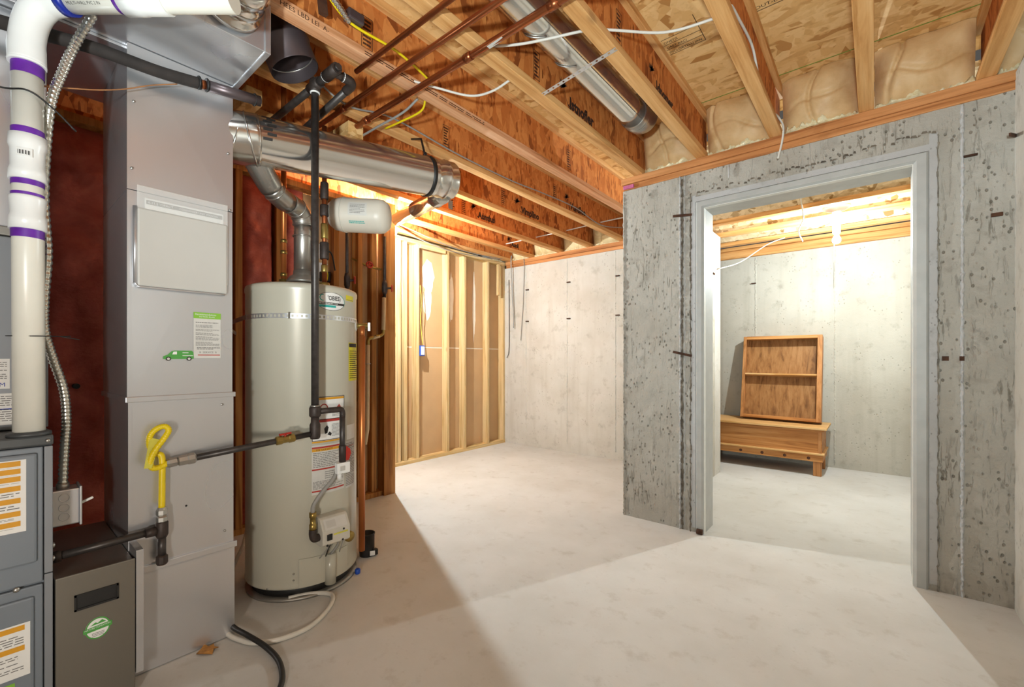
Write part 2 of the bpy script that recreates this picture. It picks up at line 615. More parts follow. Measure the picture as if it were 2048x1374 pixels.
# door buck: bevelled strip round the opening, its parts left, right, head
tr = MB()
tr.add([(-0.905, 2.985, 0), (-0.895, 2.972, 0), (-0.868, 2.972, 0), (-0.856, 2.985, 0), (-0.856, 3.19, 0), (-0.905, 3.19, 0),
        (-0.905, 2.985, 2.165), (-0.895, 2.972, 2.16), (-0.868, 2.972, 2.13), (-0.856, 2.985, 2.12), (-0.856, 3.19, 2.12), (-0.905, 3.19, 2.165)],
       [(0, 1, 7, 6), (1, 2, 8, 7), (2, 3, 9, 8), (3, 4, 10, 9), (4, 5, 11, 10), (5, 0, 6, 11), (6, 7, 8, 9, 10, 11), (5, 4, 3, 2, 1, 0)])
tr.add([(-0.905, 2.985, 2.165), (-0.895, 2.972, 2.16), (-0.868, 2.972, 2.13), (-0.856, 2.985, 2.12), (-0.856, 3.19, 2.12), (-0.905, 3.19, 2.165),
        (0.205, 2.985, 2.165), (0.195, 2.972, 2.16), (0.160, 2.972, 2.13), (0.148, 2.985, 2.12), (0.148, 3.19, 2.12), (0.205, 3.19, 2.165)],
       [(0, 1, 7, 6), (1, 2, 8, 7), (2, 3, 9, 8), (3, 4, 10, 9), (4, 5, 11, 10), (5, 0, 6, 11)])
tr.add([(0.205, 2.985, 0), (0.195, 2.972, 0), (0.160, 2.972, 0), (0.148, 2.985, 0), (0.148, 3.19, 0), (0.205, 3.19, 0),
        (0.205, 2.985, 2.165), (0.195, 2.972, 2.16), (0.160, 2.972, 2.13), (0.148, 2.985, 2.12), (0.148, 3.19, 2.12), (0.205, 3.19, 2.165)],
       [(6, 7, 1, 0), (7, 8, 2, 1), (8, 9, 3, 2), (9, 10, 4, 3), (10, 11, 5, 4), (11, 6, 0, 5), (0, 1, 2, 3, 4, 5)])
t1 = struct(tr.build('trim_1', 'casing'), 'grey bevelled door buck lining the concrete doorway')
MB().box(-0.8565, -0.8535, 2.985, 3.02, 0, 2.118).box(0.1455, 0.1485, 2.985, 3.02, 0, 2.118).box(-0.8535, 0.1455, 2.985, 3.02, 2.117, 2.12).build('edge_strip', 'casing_lt', t1)
MB().tube([(-0.895, 2.965, 0.018), (-0.858, 2.968, 0.018)], 0.017, 12).build('rusty_foot', 'rust', t1)

# form marks on the front wall: raised seams, the smooth key strip, its ragged edge, form ties
def ragged(x0, w, z0, z1, y, seed, amp):
    rnd = random.Random(seed)
    m = MB()
    z = z0
    a = x0
    while z < z1:
        dz = rnd.uniform(0.008, 0.03)
        b = x0 + rnd.uniform(-amp, amp)
        ww = w * rnd.uniform(0.4, 1.5)
        m.add([(a - ww / 2, y, z), (a + ww / 2, y, z), (b + ww / 2, y, min(z + dz, z1)), (b - ww / 2, y, min(z + dz, z1)), (a, y - 0.002, z), (b, y - 0.002, min(z + dz, z1))],
              [(0, 4, 5, 3), (4, 1, 2, 5)])
        a = b
        z += dz
    return m


def ridge(x, z0, z1, w, h, seed, y=2.988):
    m = MB()
    n = int((z1 - z0) / 0.012)
    rnd = random.Random(seed)
    ws = [w * rnd.uniform(0.6, 1.3) for _ in range(n + 1)]
    hs = [h * rnd.uniform(0.3, 1.4) for _ in range(n + 1)]
    dx = [rnd.uniform(-0.25, 0.25) * w for _ in range(n + 1)]

    def fn(u, v):
        i = min(n, int(round(u * n)))
        k = (v - 0.5) * 2
        return (x + dx[i] + k * ws[i], y + 0.004 - hs[i] * (1 - k * k) - 0.001, z0 + (z1 - z0) * u)
    m.grid(fn, n, 4, False)
    return m


ridge(-1.008, 0.0, 2.36, 0.007, 0.014, 1).build('form_seam', 'conc_strip', wf)
ridge(-0.978, 0.0, 2.36, 0.004, 0.008, 9).build('form_seam', 'conc_strip', wf)
ragged(-0.994, 0.013, 0.0, 2.34, 2.9855, 2, 0.003).build('seam_groove', 'crack', wf)
ridge(0.322, 0.0, 2.355, 0.007, 0.013, 3).build('form_seam', 'conc_strip', wf)
ridge(-1.412, 0.0, 2.34, 0.008, 0.010, 8).build('chipped_corner', 'conc_front', wf)
mb = MB()
slab(mb, -0.937, -0.906, 2.9825, 2.993, 0.03, 2.21, 0.02)
slab(mb, 0.206, 0.236, 2.9825, 2.993, 0.03, 2.25, 0.02)
slab(mb, -0.906, 0.206, 2.9825, 2.993, 2.168, 2.20, 0.02)
mb.build('key_strip', 'conc_strip', wf)
ragged(-0.938, 0.009, 0.0, 2.23, 2.981, 4, 0.0035).build('ragged_edge', 'crack', wf)
ragged(0.238, 0.006, 0.0, 2.24, 2.981, 5, 0.003).build('ragged_edge', 'crack_lt', wf)
m = MB()
rnd = random.Random(6)
x = -0.90
while x < 0.22:
    w = rnd.uniform(0.01, 0.03)
    z = 2.215 + rnd.uniform(-0.012, 0.012) + 0.03 * (x + 0.9)
    if rnd.random() < 0.75:
        m.add([(x, 2.9805, z), (x + w, 2.9805, z + rnd.uniform(-.006, .006)), (x + w * 0.8, 2.9805, z + 0.009), (x + w * 0.2, 2.9805, z + 0.011)], [(0, 1, 2, 3)])
    x += w
m.build('ragged_edge', 'crack', wf)
for (x, z) in ((-1.03, 2.085), (-1.03, 1.17)):
    MB().bar((x - 0.02, 2.972, z + 0.016), (x + 0.10, 2.982, z - 0.012 if z < 2 else z + 0.004), 0.006, 0.016).build('form_tie', 'rust', wf)
for (x0, x1, z, h) in ((0.252, 0.275, 1.141, 0.011), (0.312, 0.328, 1.141, 0.011), (0.415, 0.452, 1.805, 0.008)):
    MB().box(x0, x1, 2.978, 2.992, z - h, z + h).build('form_tie', 'rust', wf)
MB().box(0.325, 0.372, 2.976, 2.992, 2.098, 2.106).build('form_tie', 'rust', wf)
MB().tube([(-0.705, 2.978, 2.27), (-0.705, 2.978, 2.352)], 0.004, 6).build('form_seam', 'conc_strip', wf)

wb = MB()
slab(wb, -4.1, -1.2, 4.54, 4.74, 0, 2.36, 0.06)
wb = struct(wb.build('wall_back', 'conc_back'))
noisy(wb, 0.003, 6.0, 1)
for x, sd in ((-3.52, 11), (-2.889, 12), (-2.246, 13)):
    ridge(x, 0.09, 2.35, 0.006, 0.006, sd, 4.537).build('form_seam', 'conc_back', wb)
    for z in (2.06 if x > -3 else 2.03, 1.62):
        MB().box(x + 0.005, x + 0.05, 4.52, 4.545, z, z + 0.012).build('form_tie', 'rust', wb)
mb = MB()
slab(mb, -1.42, -1.2, 3.19, 4.54, 0, 2.36, 0.06)
wd = struct(mb.build('wall_divider', 'conc_cold'))
noisy(wd, 0.003, 6.0, 0)
MB().box(-1.206, -1.19, 4.46, 4.52, 1.95, 1.965).build('form_tie', 'rust', wd)
MB().box(-1.196, -1.165, 3.215, 3.255, 0, 2.36).build('corner_board', 'stud', wd)
mb = MB()
slab(mb, -4.4, 0.7, 5.68, 5.88, 0, 2.36, 0.06)
wc = struct(mb.build('wall_cold_room', 'conc_cold'))
noisy(wc, 0.003, 5.0, 1)
for x, sd in ((-1.06, 21), (-0.324, 22)):
    ridge(x, 0.02, 2.3, 0.008, 0.005, sd, 5.677).build('form_seam', 'conc_cold', wc)
MB().box(-1.10, -1.055, 5.655, 5.68, 2.0, 2.012).build('form_tie', 'rust', wc)
mb = MB()
slab(mb, 0.49, 0.7, -3.2, 2.99, 0, 2.43, 0.06)
mb.box(0.49, 0.7, 2.99, 5.9, 0, 2.36)
wr = struct(mb.build('wall_right', 'conc_right'))
noisy(wr, 0.003, 7.0, 0)
MB().bar((0.45, 2.84, 2.112), (0.495, 2.99, 2.15), 0.006, 0.014).build('form_tie', 'rust', wr)
struct(MB().box(-5.3, 0.75, -3.3, -3.2, 0, 2.75).build('wall_rear', 'conc_right'))
struct(MB().box(-4.6, -4.4, 4.74, 5.9, 0, 2.7).build('wall_cold_end', 'conc_cold'))
struct(MB().box(-4.6, 0.75, 4.74, 6.0, 2.66, 2.69).box(-1.2, 0.75, 3.3, 4.74, 2.66, 2.69).build('ceiling_cold_room', 'osb_pale'))

# sill plates
for n_, (x0, x1, y, lab) in {2: (-1.415, 0.50, 2.975, 'double timber sill plate on top of the doorway wall'), 3: (-3.85, -1.425, 4.525, 'double timber sill plate on top of the far concrete wall')}.items():
    t = struct(MB().box(x0, x1, y + 0.006, y + 0.15, 2.36, 2.3975).build('trim_%d' % n_, 'plate_x', None, 0.002), lab)
    MB().box(x0 - 0.01, x1, y - 0.004, y + 0.15, 2.3985, 2.445).build('upper_plate', 'plate_x', t, 0.002)
    if n_ == 2:
        MB().box(-1.41, -1.33, 2.968, 2.983, 2.366, 2.391).build('sill_foam', 'pink_foam', t, 0.003)

# far left partition: studs, plates and the paper back of the drywall
dw = MB().box(-3.99, -3.975, -3.2, 4.54, 0, 1.262).box(-3.99, -3.975, -3.2, 4.54, 1.276, 2.44)
wl = struct(dw.build('wall_far_left', 'drywall'))
MB().box(-3.988, -3.978, 2.3, 4.54, 1.262, 1.276).build('joint_line', 'joint_tape', wl)
for k_, (y0, y1, z0, z1) in enumerate(((3.21, 3.34, 1.58, 2.02), (3.18, 3.38, 1.90, 2.28), (3.60, 3.68, 1.55, 2.2), (4.0, 4.06, 1.35, 2.25))):
    m = MB()
    cy_, cz_ = (y0 + y1) / 2, (z0 + z1) / 2
    ring = [(-3.9742 + 0.0006 * k_, cy_ + (y1 - y0) / 2 * math.cos(a) * random.uniform(0.75, 1.1), cz_ + (z1 - z0) / 2 * math.sin(a) * random.uniform(0.75, 1.1)) for a in [k * math.pi / 9 for k in range(18)]]
    m.add(ring + [(-3.9742 + 0.0006 * k_, cy_, cz_)], [(k, (k + 1) % 18, 18) for k in range(18)])
    m.build('compound_smear', 'joint_tape', wl)
stud_mesh = None
for y0 in (2.755, 2.80, 2.882, 3.045, 3.489, 3.769, 4.188, 4.50):
    MB().box(-3.972, -3.882, y0, y0 + 0.038, 0.04, 2.40).build('stud', 'stud', wl, 0.003)
MB().box(-3.972, -3.878, 2.3, 4.54, 0, 0.04).build('bottom_plate', 'plate_y', wl, 0.002)
MB().box(-3.972, -3.880, 2.3, 4.54, 2.40, 2.444).build('top_plate', 'plate_y', wl, 0.002)
MB().box(-3.88, -3.845, 4.36, 4.40, 1.98, 2.39).build('cripple_block', 'stud', wl, 0.003)
MB().box(-3.88, -3.858, 3.08, 3.45, 2.362, 2.40).build('header_block', 'plate_y', wl, 0.002)

# utility wall behind heater and furnace: studs, plates, red faced insulation
ul = MB().box(-3.262, -3.25, -3.2, 2.235, 0, 2.36)
ul = struct(ul.build('wall_utility', 'drywall'))
MB().box(-3.25, -3.16, -3.2, 2.0, 2.36, 2.40).build('top_plate', 'stud_dark', ul, 0.002)
MB().box(-3.25, -3.16, -3.2, 2.235, 0, 0.04).build('bottom_plate', 'stud_dark', ul, 0.002)
for y0 in (-0.30, 0.10, 0.62, 1.035, 1.285, 1.70, 1.90):
    MB().box(-3.25, -3.16, y0, y0 + 0.042, 0.04, 2.36).build('stud', 'stud_dark', ul, 0.003)
MB().box(-3.285, -3.185, 2.04, 2.085, 0.0, 2.40).build('stud', 'stud_dark', ul, 0.003)
MB().box(-3.225, -3.135, 2.125, 2.235, 0.0, 2.444).build('end_post', 'stud_dark', ul, 0.003)


def pillow(y0, y1, z0, z1, seed):
    m = MB()

    def fn(u, v):
        e = (1 - abs(2 * u - 1) ** 6) * (1 - abs(2 * v - 1) ** 12)
        p = Vector((seed * 3.1, y0 + (y1 - y0) * u, z0 + (z1 - z0) * v))
        w = mnoise.fractal(p * 3.0, 0.6, 2.0, 4) * 0.030 + mnoise.noise(Vector((seed, p.y * 8, p.z * 1.6))) * 0.012
        return (-3.235 + 0.075 * e + w * e, p.y, p.z)
    m.grid(fn, 20, 90)
    return m


for i, (y0, y1) in enumerate(((-0.255, 0.098), (0.145, 0.618), (0.665, 1.033), (1.08, 1.283), (1.33, 1.50))):
    pillow(y0, y1, 0.04, 2.36, i + 1).build('insulation_panel', 'red_facing', ul)
MB().tube([(-3.12, 0.305, 1.0), (-3.17, 0.305, 1.0)], 0.014, 10).build('pipe_stub', 'black', ul)

# ------------------------------------------------------------------ floor joists
joist_places = {
    0.40: ('I-joist meeting the doorway wall sill close by the white right wall', 3.08),
    -0.035: ('I-joist resting on the sill above the middle of the doorway', 3.08),
    -0.45: ('I-joist with a white cable stapled down its side', 3.08),
    -0.87: ('I-joist on the far side of the bright round duct, strap nailed under it', 3.08),
    -1.295: ('I-joist between the bright round duct and the wall corner, ending on the pink foam', 3.08),
    -1.725: ('I-joist passing just outside the cut end of the doorway wall', 4.62),
    -2.16: ('I-joist with a thin grey cable run along its side', 4.62),
    -2.575: ('I-joist above the capped end of the big vent duct', 4.62),
    -2.985: ('I-joist above the utility wall, second from the stud partition', 4.62),
    -3.43: ('I-joist nearest the stud partition, lit by the bare bulb', 4.62),
    -3.80: ('I-joist directly over the stud partition top plate', 4.62),
}
FW, FH = 0.032, 0.036
joists = {}
for xc, (lab, ye) in joist_places.items():
    e = thing('floor_joist', lab, 'joist', (xc, -3.2, 2.445), 'floor joists under the subfloor')
    MB().box(xc - FW, xc + FW, -3.2, ye, 2.446, 2.446 + FH).build('bottom_flange', 'pink_lumber' if xc == -1.725 else 'flange', e, 0.0025)
    MB().box(xc - FW, xc + FW, -3.2, ye, 2.744 - FH, 2.744).build('top_flange', 'flange', e, 0.0025)
    MB().box(xc - 0.0055, xc + 0.0055, -3.2, ye, 2.446 + FH, 2.744 - FH).build('web', 'web', e)
    joists[xc] = e


def brand(xc, y0, z0, size, body, mat='stamp_ink'):
    """printed palm-like leaf and lettering on a joist web"""
    x = xc + 0.0063
    fn = onx(x, y0, z0)
    m = MB()
    rnd = random.Random(int(y0 * 100))
    h = size
    for k in range(11):
        a = math.radians(30 + k * 20 + rnd.uniform(-8, 8))
        L = h * rnd.uniform(0.45, 0.75)
        c = (0.25 * h, 1.05 * h)
        dx, dz = math.cos(a) * L, math.sin(a) * L * 0.8
        px, pz = -math.sin(a) * 0.09 * h, math.cos(a) * 0.09 * h
        m.add([fn(c[0] + px, c[1] + pz), fn(c[0] + dx, c[1] + dz), fn(c[0] - px, c[1] - pz)], [(0, 1, 2)])
    pts = [(0.25 * h, 1.05 * h), (0.42 * h, 0.75 * h), (0.55 * h, 0.4 * h), (0.75 * h, 0.1 * h), (1.0 * h, 0.05 * h)]
    for (a, b), (c, d) in zip(pts, pts[1:]):
        m.add([fn(a, b - 0.04 * h), fn(a, b + 0.04 * h), fn(c, d + 0.04 * h), fn(c, d - 0.04 * h)], [(0, 1, 2, 3)])
    m.build('leaf_stamp', mat, joists[xc])
    text_part(body, size, onx(x, y0 + 0.95 * h, z0), 'brand_print', mat, joists[xc], sx=0.92, bold=0.004)


brand(-2.985, 3.00, 2.515, 0.085, 'Auntlus')
brand(-2.575, 3.16, 2.515, 0.085, 'Vimplino')
brand(-2.16, 3.36, 2.515, 0.085, 'Vuntfloo')
brand(-3.43, 4.06, 2.515, 0.07, 'Aunil')
brand(-1.295, 1.97, 2.515, 0.085, 'Jstnofler')
brand(-0.87, 2.13, 2.515, 0.075, 'Jdnomer')
for xc, y, z in ((-2.985, 2.72, 2.50), (-2.985, 2.86, 2.50), (-2.575, 2.95, 2.52), (-2.16, 3.16, 2.52), (-1.725, 2.7, 2.52), (-1.725, 1.05, 2.50), (-2.16, 1.9, 2.52), (-1.295, 1.72, 2.52), (-0.87, 1.75, 2.52)):
    m = MB()
    fn = onx(xc + 0.0063, y, z)
    for q in ((0, 0.055, 0, 0.003), (0, 0.055, 0.137, 0.14), (0, 0.003, 0, 0.14), (0.052, 0.055, 0, 0.14)):
        m.rect(fn, *q)
    m.dashes(fn, 0.008, 0.047, 0.01, 0.13, 7, 0.55, int(y * 10))
    m.build('grade_stamp', 'stamp_ink', joists[xc])
text_part('HEES LBD LEI  A-', 0.026, lambda a, b: (-1.725 + FW + 0.0006, 0.70 + a, 2.4505 + b), 'flange_print', 'stamp_ink', joists[-1.725])
m = MB()
m.dashes(lambda a, b: (-1.725 + FW + 0.0006, 1.05 + a, 2.4505 + b), 0, 0.75, 0.0, 0.02, 2, 0.4, 4)
m.build('flange_print', 'stamp_ink', joists[-1.725])

# subfloor marks
MB().box(-0.86, 0.49, 2.876, 2.882, 2.7438, 2.745).build('chalk_line', 'chalk', ce)
fnc = lambda a, b: (-0.835 + a, 2.32 - b, 2.7442)
m = MB()
for yy in (0.0, 0.045, 0.085, 0.13):
    m.rect(fnc, 0.0, 0.18, yy, yy + 0.003)
m.rect(fnc, 0.178, 0.181, 0.0, 0.21)
m.build('stamp_frame', 'stamp_ink', ce)
for k, s in enumerate(('INCLORTELLI JAN', 'ORET BACI', 'ONETIS')):
    text_part(s, 0.024, lambda a, b, k=k: (-0.83 + a, 2.32 - (0.012 + k * 0.042) - b, 2.7442), 'subfloor_print', 'stamp_ink', ce, sx=0.85)
text_part('OUT-LO.', 0.03, lambda a, b: (-0.425 + a, 2.27 - b, 2.7442), 'subfloor_print', 'stamp_ink', ce)
MB().rect(lambda a, b: (-0.43 + a, 2.285 - b, 2.7442), 0, 0.16, 0, 0.004).build('stamp_frame', 'stamp_ink', ce)


# ------------------------------------------------------------------ insulation batts in the joist ends
def batt(x0, x1, yface, lean, label, group, seed, facing, depth=0.12, fluff=True):
    e = thing('insulation_batt', label, 'insulation', ((x0 + x1) / 2, yface, 2.446), group)
    z0, z1 = 2.447, 2.742

    def fn(u, v):
        eu = 1 - abs(2 * u - 1) ** 4
        ev = 1 - abs(2 * v - 1) ** 3
        p = Vector((x0 + (x1 - x0) * u, seed * 2.3, z0 + (z1 - z0) * v))
        n = mnoise.fractal(p * 2.6, 0.9, 2.0, 3) * 0.045 + mnoise.noise(Vector((p.x * 9, seed, p.z * 3))) * 0.008
        fold = -0.035 * max(0, 1 - abs(u - 0.16 - 0.5 * ((seed * 0.53) % 1) - 0.08 * math.sin(v * 4 + seed)) / 0.04) * (0.4 + v * 0.6)
        crease = -0.016 * max(0, 1 - abs(v - (0.25 + 0.5 * ((seed * 0.37) % 1)) + (0.5 - (seed * 0.61) % 1) * u + 0.08 * math.sin(u * 7 + seed)) / 0.06) * min(1, u * 3)
        out = 0.022 + 0.085 * eu * (0.35 + 0.65 * ev) + (n + fold + crease) * eu
        return (p.x, yface - out * 1.0 + lean * (1 - v) - 0.02, p.z)
    m = MB()
    m.grid(fn, 44, 34)
    # closing sides
    m.add([(x0, yface + depth, z0), (x1, yface + depth, z0), (x1, yface + depth, z1), (x0, yface + depth, z1)], [(0, 1, 2, 3)])
    m.build('facing', facing, e)
    if fluff:
        def fl_(u, v):
            p = fn(u, 0.0)
            w = abs(mnoise.fractal(Vector((u * 9 + seed, 1.7, v)), 0.6, 2, 3)) * 0.05
            a = math.pi * v
            return (p[0], p[1] - 0.004 - math.sin(a) * (0.006 + w * 0.6), 2.447 + 0.002 + (0.012 + w) * (1 - math.cos(a)) / 2)
        m2 = MB()
        m2.grid(fl_, 40, 6)
        m2.build('fluff_edge', 'fluff', e)
    return e


G1 = 'insulation batts above the doorway wall'
for i, (x0, x1, lab) in enumerate((
        (-1.262, -0.903, 'tan faced batt stuffed beside the end of the bright round duct'),
        (-0.837, -0.483, 'tan faced batt above the left door jamb, between cable joist and strap joist'),
        (-0.417, -0.068, 'tan faced batt with a white torn edge beside the hanging cable end'),
        (-0.002, 0.367, 'wide bulging tan batt with a deep fold, over the right door jamb'),
        (0.433, 0.66, 'short tan batt with fluffy white edge squeezed in the wall corner'))):
    batt(x0, x1, 3.02, 0.05, lab, G1, i + 1, 'kraft')
G2 = 'insulation batts above the far concrete wall'
for i, (x0, x1, lab) in enumerate((
        (-2.127, -1.758, 'cream batt in the joist bay behind the doorway wall end'),
        (-2.542, -2.193, 'cream batt in the third joist bay from the stud partition'),
        (-2.952, -2.608, 'cream batt in the second joist bay from the stud partition'),
        (-3.397, -3.018, 'bright cream batt over the far wall, beside the joist by the partition'),
        (-3.767, -3.463, 'small cream batt over the corner of far wall and stud partition'))):
    batt(x0, x1, 4.58, 0.05, lab, G2, i + 11, 'kraft_pale')

# ------------------------------------------------------------------ cold room joists
for y, lab in ((4.30, 'pale I-joist across the cold room, next to the doorway head'), (4.745, 'pale I-joist across the cold room, just behind the bulb'), (5.19, 'pale I-joist across the cold room, over the wooden chest')):
    e = thing('floor_joist', lab, 'joist', (-1.8, y, 2.36), 'cross joists of the cold room')
    x0 = -1.19 if y < 4.7 else -4.3
    MB().box(x0, 0.485, y - 0.034, y + 0.034, 2.362, 2.400).build('bottom_flange', 'flange_x', e, 0.0025)
    MB().box(x0, 0.485, y - 0.034, y + 0.034, 2.622, 2.659).build('top_flange', 'flange_x', e, 0.0025)
    MB().box(x0, 0.485, y - 0.0055, y + 0.0055, 2.400, 2.622).build('web', 'osb_pale', e)
e = thing('rim_beam', 'pale timber beam on top of the cold room far wall', 'beam', (-1.8, 5.60, 2.31))
MB().box(-4.3, 0.485, 5.635, 5.679, 2.315, 2.40).build('lower_board', 'flange_x', e, 0.003)
MB().box(-4.3, 0.485, 5.60, 5.679, 2.402, 2.44).build('upper_board', 'flange_x', e, 0.003)


# ------------------------------------------------------------------ lamps
def lamp(name, label, loc, watts, top_z, radius, dome, k=1.0):
    x, y, z = loc
    e = thing(name, label, 'lamp', (x, y, top_z))
    # lampholder: flat canopy, ceramic cup, screw shell
    MB().lathe([(dome, 0), (dome * 0.98, -0.012), (dome * 0.7, -0.03), (0.03, -0.045), (0.026, -(top_z - z) + 0.055), (0.018, -(top_z - z) + 0.05)], (x, y, top_z), (0, 0, 1), 28).build('lamp_holder', 'porcelain', e)
    MB().lathe([(r * k, h * k) for r, h in ((0.012, 0.058), (0.013, 0.045), (0.022, 0.028), (0.030, 0.008), (0.031, -0.006), (0.026, -0.02), (0.014, -0.029), (0.001, -0.031))], (x, y, z), (0, 0, 1), 24, caps=False).build('bulb_glass', 'bulb', e)
    point_light(name + '_light', loc, watts, radius, e)
    return e


lamp('ceiling_bulb', 'bare lit bulb beside the end post of the utility wall', BULB_FAR, W_FAR, 2.444, 0.003, 0.04, 1.4)
lamp('ceiling_bulb', 'bare lit bulb in the cold room behind the doorway', BULB_COLD, W_COLD, 2.40, 0.012, 0.10)
# added, unseen fill light behind the viewer, aimed at ceiling and furnace side
wk = thing('added_fill_light', 'added out-of-view fill light on a stand, aimed at joists and furnace', 'lamp', (0.05, -0.75, 0))
MB().tube([(0.05, -0.75, 0.25), (0.05, -0.75, 1.02)], 0.012, 10).build('stand_pole', 'black', wk)
for k_ in range(3):
    a_ = 2.1 * k_
    MB().tube([(0.05, -0.75, 0.30), (0.05 + 0.3 * math.cos(a_), -0.75 + 0.3 * math.sin(a_), 0.01)], 0.008, 8).build('stand_leg', 'black', wk)
AIM = (Vector((-0.70, 1.55, 2.74)) - Vector((0.05, -0.75, 1.10))).normalized()
MB().lathe([(0.02, -0.10), (0.03, -0.06), (0.09, 0.02), (0.092, 0.02), (0.034, -0.065)], Vector((0.05, -0.75, 1.10)), AIM, 28, caps=False).build('reflector', 'steel', wk)
AIM2 = (Vector((-2.1, 0.55, 1.15)) - Vector((0.05, -0.70, 0.72))).normalized()
MB().lathe([(0.02, -0.10), (0.03, -0.06), (0.09, 0.02), (0.092, 0.02), (0.034, -0.065)], Vector((0.05, -0.70, 0.72)), AIM2, 28, caps=False).build('lower_reflector', 'steel', wk)
_d = bpy.data.lights.new('added_fill_lower_beam', 'SPOT')  # added fill on the appliance and duct fronts
_d.energy = W_FILL_LOW
_d.color = (1.0, 0.94, 0.85)
_d.spot_size = math.radians(92)
_d.spot_blend = 1.0
_d.shadow_soft_size = 0.09
_o = bpy.data.objects.new('added_fill_lower_beam', _d)
COL.objects.link(_o)
_o.location = Vector((0.05, -0.70, 0.72)) + AIM2 * 0.05
_o.rotation_euler = AIM2.to_track_quat('-Z', 'Y').to_euler()
_o.parent = wk
_o.matrix_parent_inverse = Matrix.Translation(-wk.location)
_d = bpy.data.lights.new('added_fill_upper_beam', 'SPOT')  # added fill bounced off the joists and subfloor
_d.energy = W_FILL_UP
_d.color = LIGHT_COL
_d.spot_size = math.radians(125)
_d.spot_blend = 1.0
_d.shadow_soft_size = 0.06
_o = bpy.data.objects.new('added_fill_upper_beam', _d)
COL.objects.link(_o)
_o.location = Vector((0.05, -0.75, 1.10)) + AIM * 0.03
_o.rotation_euler = AIM.to_track_quat('-Z', 'Y').to_euler()
_o.parent = wk
_o.matrix_parent_inverse = Matrix.Translation(-wk.location)

# ------------------------------------------------------------------ furnace
FX = -1.93
fu = thing('furnace', 'grey upright gas furnace with orange barred warning labels', 'furnace', (-2.25, -0.18, 0))
MB().box(-2.60, FX - 0.016, -0.50, 0.136, 0.0, 0.90).build('body', 'furnace', fu, 0.004)
up = MB().box(FX - 0.016, FX, -0.48, 0.117, 0.470, 0.876).build('upper_door', 'furnace', fu, 0.004)
MB().box(FX, FX + 0.012, -0.44, 0.104, 0.535, 0.860).build('raised_panel', 'furnace', up, 0.011)
lo = MB().box(FX - 0.016, FX, -0.48, 0.117, 0.02, 0.464).build('lower_door', 'furnace', fu, 0.004)
MB().box(FX, FX + 0.012, -0.44, 0.098, 0.05, 0.436).build('raised_panel', 'furnace', lo, 0.011)
MB().box(FX - 0.016, FX + 0.002, 0.119, 0.137, 0.02, 0.490).build('side_rail', 'furnace_lt', fu, 0.002)
MB().box(FX - 0.016, FX + 0.002, 0.119, 0.137, 0.493, 0.876).build('side_rail', 'furnace_lt', fu, 0.002)
MB().box(FX - 0.70, FX + 0.004, -0.50, 0.139, 0.878, 0.910).build('top_trim', 'furnace_dk', fu, 0.006)
for (y, z, r) in ((0.126, 0.893, 0.0065), (0.063, 0.467, 0.008)):
    MB().lathe([(r, 0), (r * 0.9, 0.004), (r * 0.4, 0.006), (0, 0.0065)], (FX + 0.003, y, z), (1, 0, 0), 14).build('screw', 'steel', fu)
for z in (0.52, 0.56):
    MB().lathe([(0.009, 0), (0.008, 0.006), (0, 0.009)], (-1.97, 0.137, z), (0, 1, 0), 12).build('bolt', 'steel', fu)


def warn_label(parent, x, y0, y1, z0, z1, bars, seed):
    fn = onx(x, 0, 0)
    lab = MB().rect(fn, y0, y1, z0, z1).build('warning_label', 'white', parent)
    h = z1 - z0
    fb = onx(x + 0.0006)
    b = MB()
    d = MB()
    marks = list(bars) + [1.0]
    for i, f in enumerate(bars):
        zt = z1 - h * f
        b.rect(fb, y0 + 0.006, y1 - 0.011, zt - 0.0075, zt + 0.0075)
        zn = z1 - h * marks[i + 1] + 0.012
        rows = max(2, int((zt - 0.012 - zn) / 0.006))
        d.dashes(fb, y0 + 0.008, y1 - 0.013, zn, zt - 0.011, rows, 0.35, seed + i)
    b.build('orange_bar', 'orange', lab)
    d.build('fine_print', 'ink', lab)
    text_part('WARNING', 0.010, lambda a, c: (x + 0.0012, y0 + 0.05 + a, z1 - h * bars[0] - 0.0035 + c), 'heading', 'ink_dk', lab)


warn_label(fu, FX + 0.0127, -0.16, 0.082, 0.636, 0.846, (0.05, 0.155, 0.26, 0.39, 0.56, 0.74, 0.88), 30)
warn_label(fu, FX + 0.0127, -0.16, 0.090, 0.214, 0.368, (0.08, 0.46), 40)
MB().rect(onx(FX + 0.0127), -0.12, 0.060, 0.07, 0.202).build('green_sticker', 'lime', fu)

# evaporator coil cabinet behind the white pipe
cc = thing('coil_cabinet', 'tall grey coil cabinet standing on the furnace behind the white pipe', 'cabinet', (-2.4, -0.18, 0.911))
MB().box(-2.60, -2.13, -0.50, 0.141, 0.912, 1.53).build('lower_case', 'furnace_lt', cc, 0.004)
MB().box(-2.62, -2.12, -0.50, 0.145, 1.532, 1.56).build('joint_flange', 'galv_dull', cc, 0.003)
MB().box(-2.60, -2.14, -0.50, 0.138, 1.562, 2.264).build('supply_plenum', 'galv', cc, 0.003)
fn = onx(-2.129)
l1 = MB().rect(fn, -0.09, 0.056, 1.045, 1.140).build('paper_label', 'white', cc)
MB().dashes(onx(-2.1284), -0.085, 0.050, 1.075, 1.132, 9, 0.35, 3).build('fine_print', 'ink', l1)
text_part('DZM', 0.018, lambda a, b: (-2.1284, 0.008 + a, 1.052 + b), 'handwriting', 'blue', l1)
l2 = MB().rect(fn, -0.09, 0.070, 0.930, 1.030).build('paper_label', 'white', cc)
MB().dashes(onx(-2.1284), -0.085, 0.066, 0.94, 1.024, 12, 0.35, 4).build('fine_print', 'ink', l2)
MB().rect(onx(-2.1284), -0.09, 0.07, 0.978, 0.982).build('blue_rule', 'blue', l2)
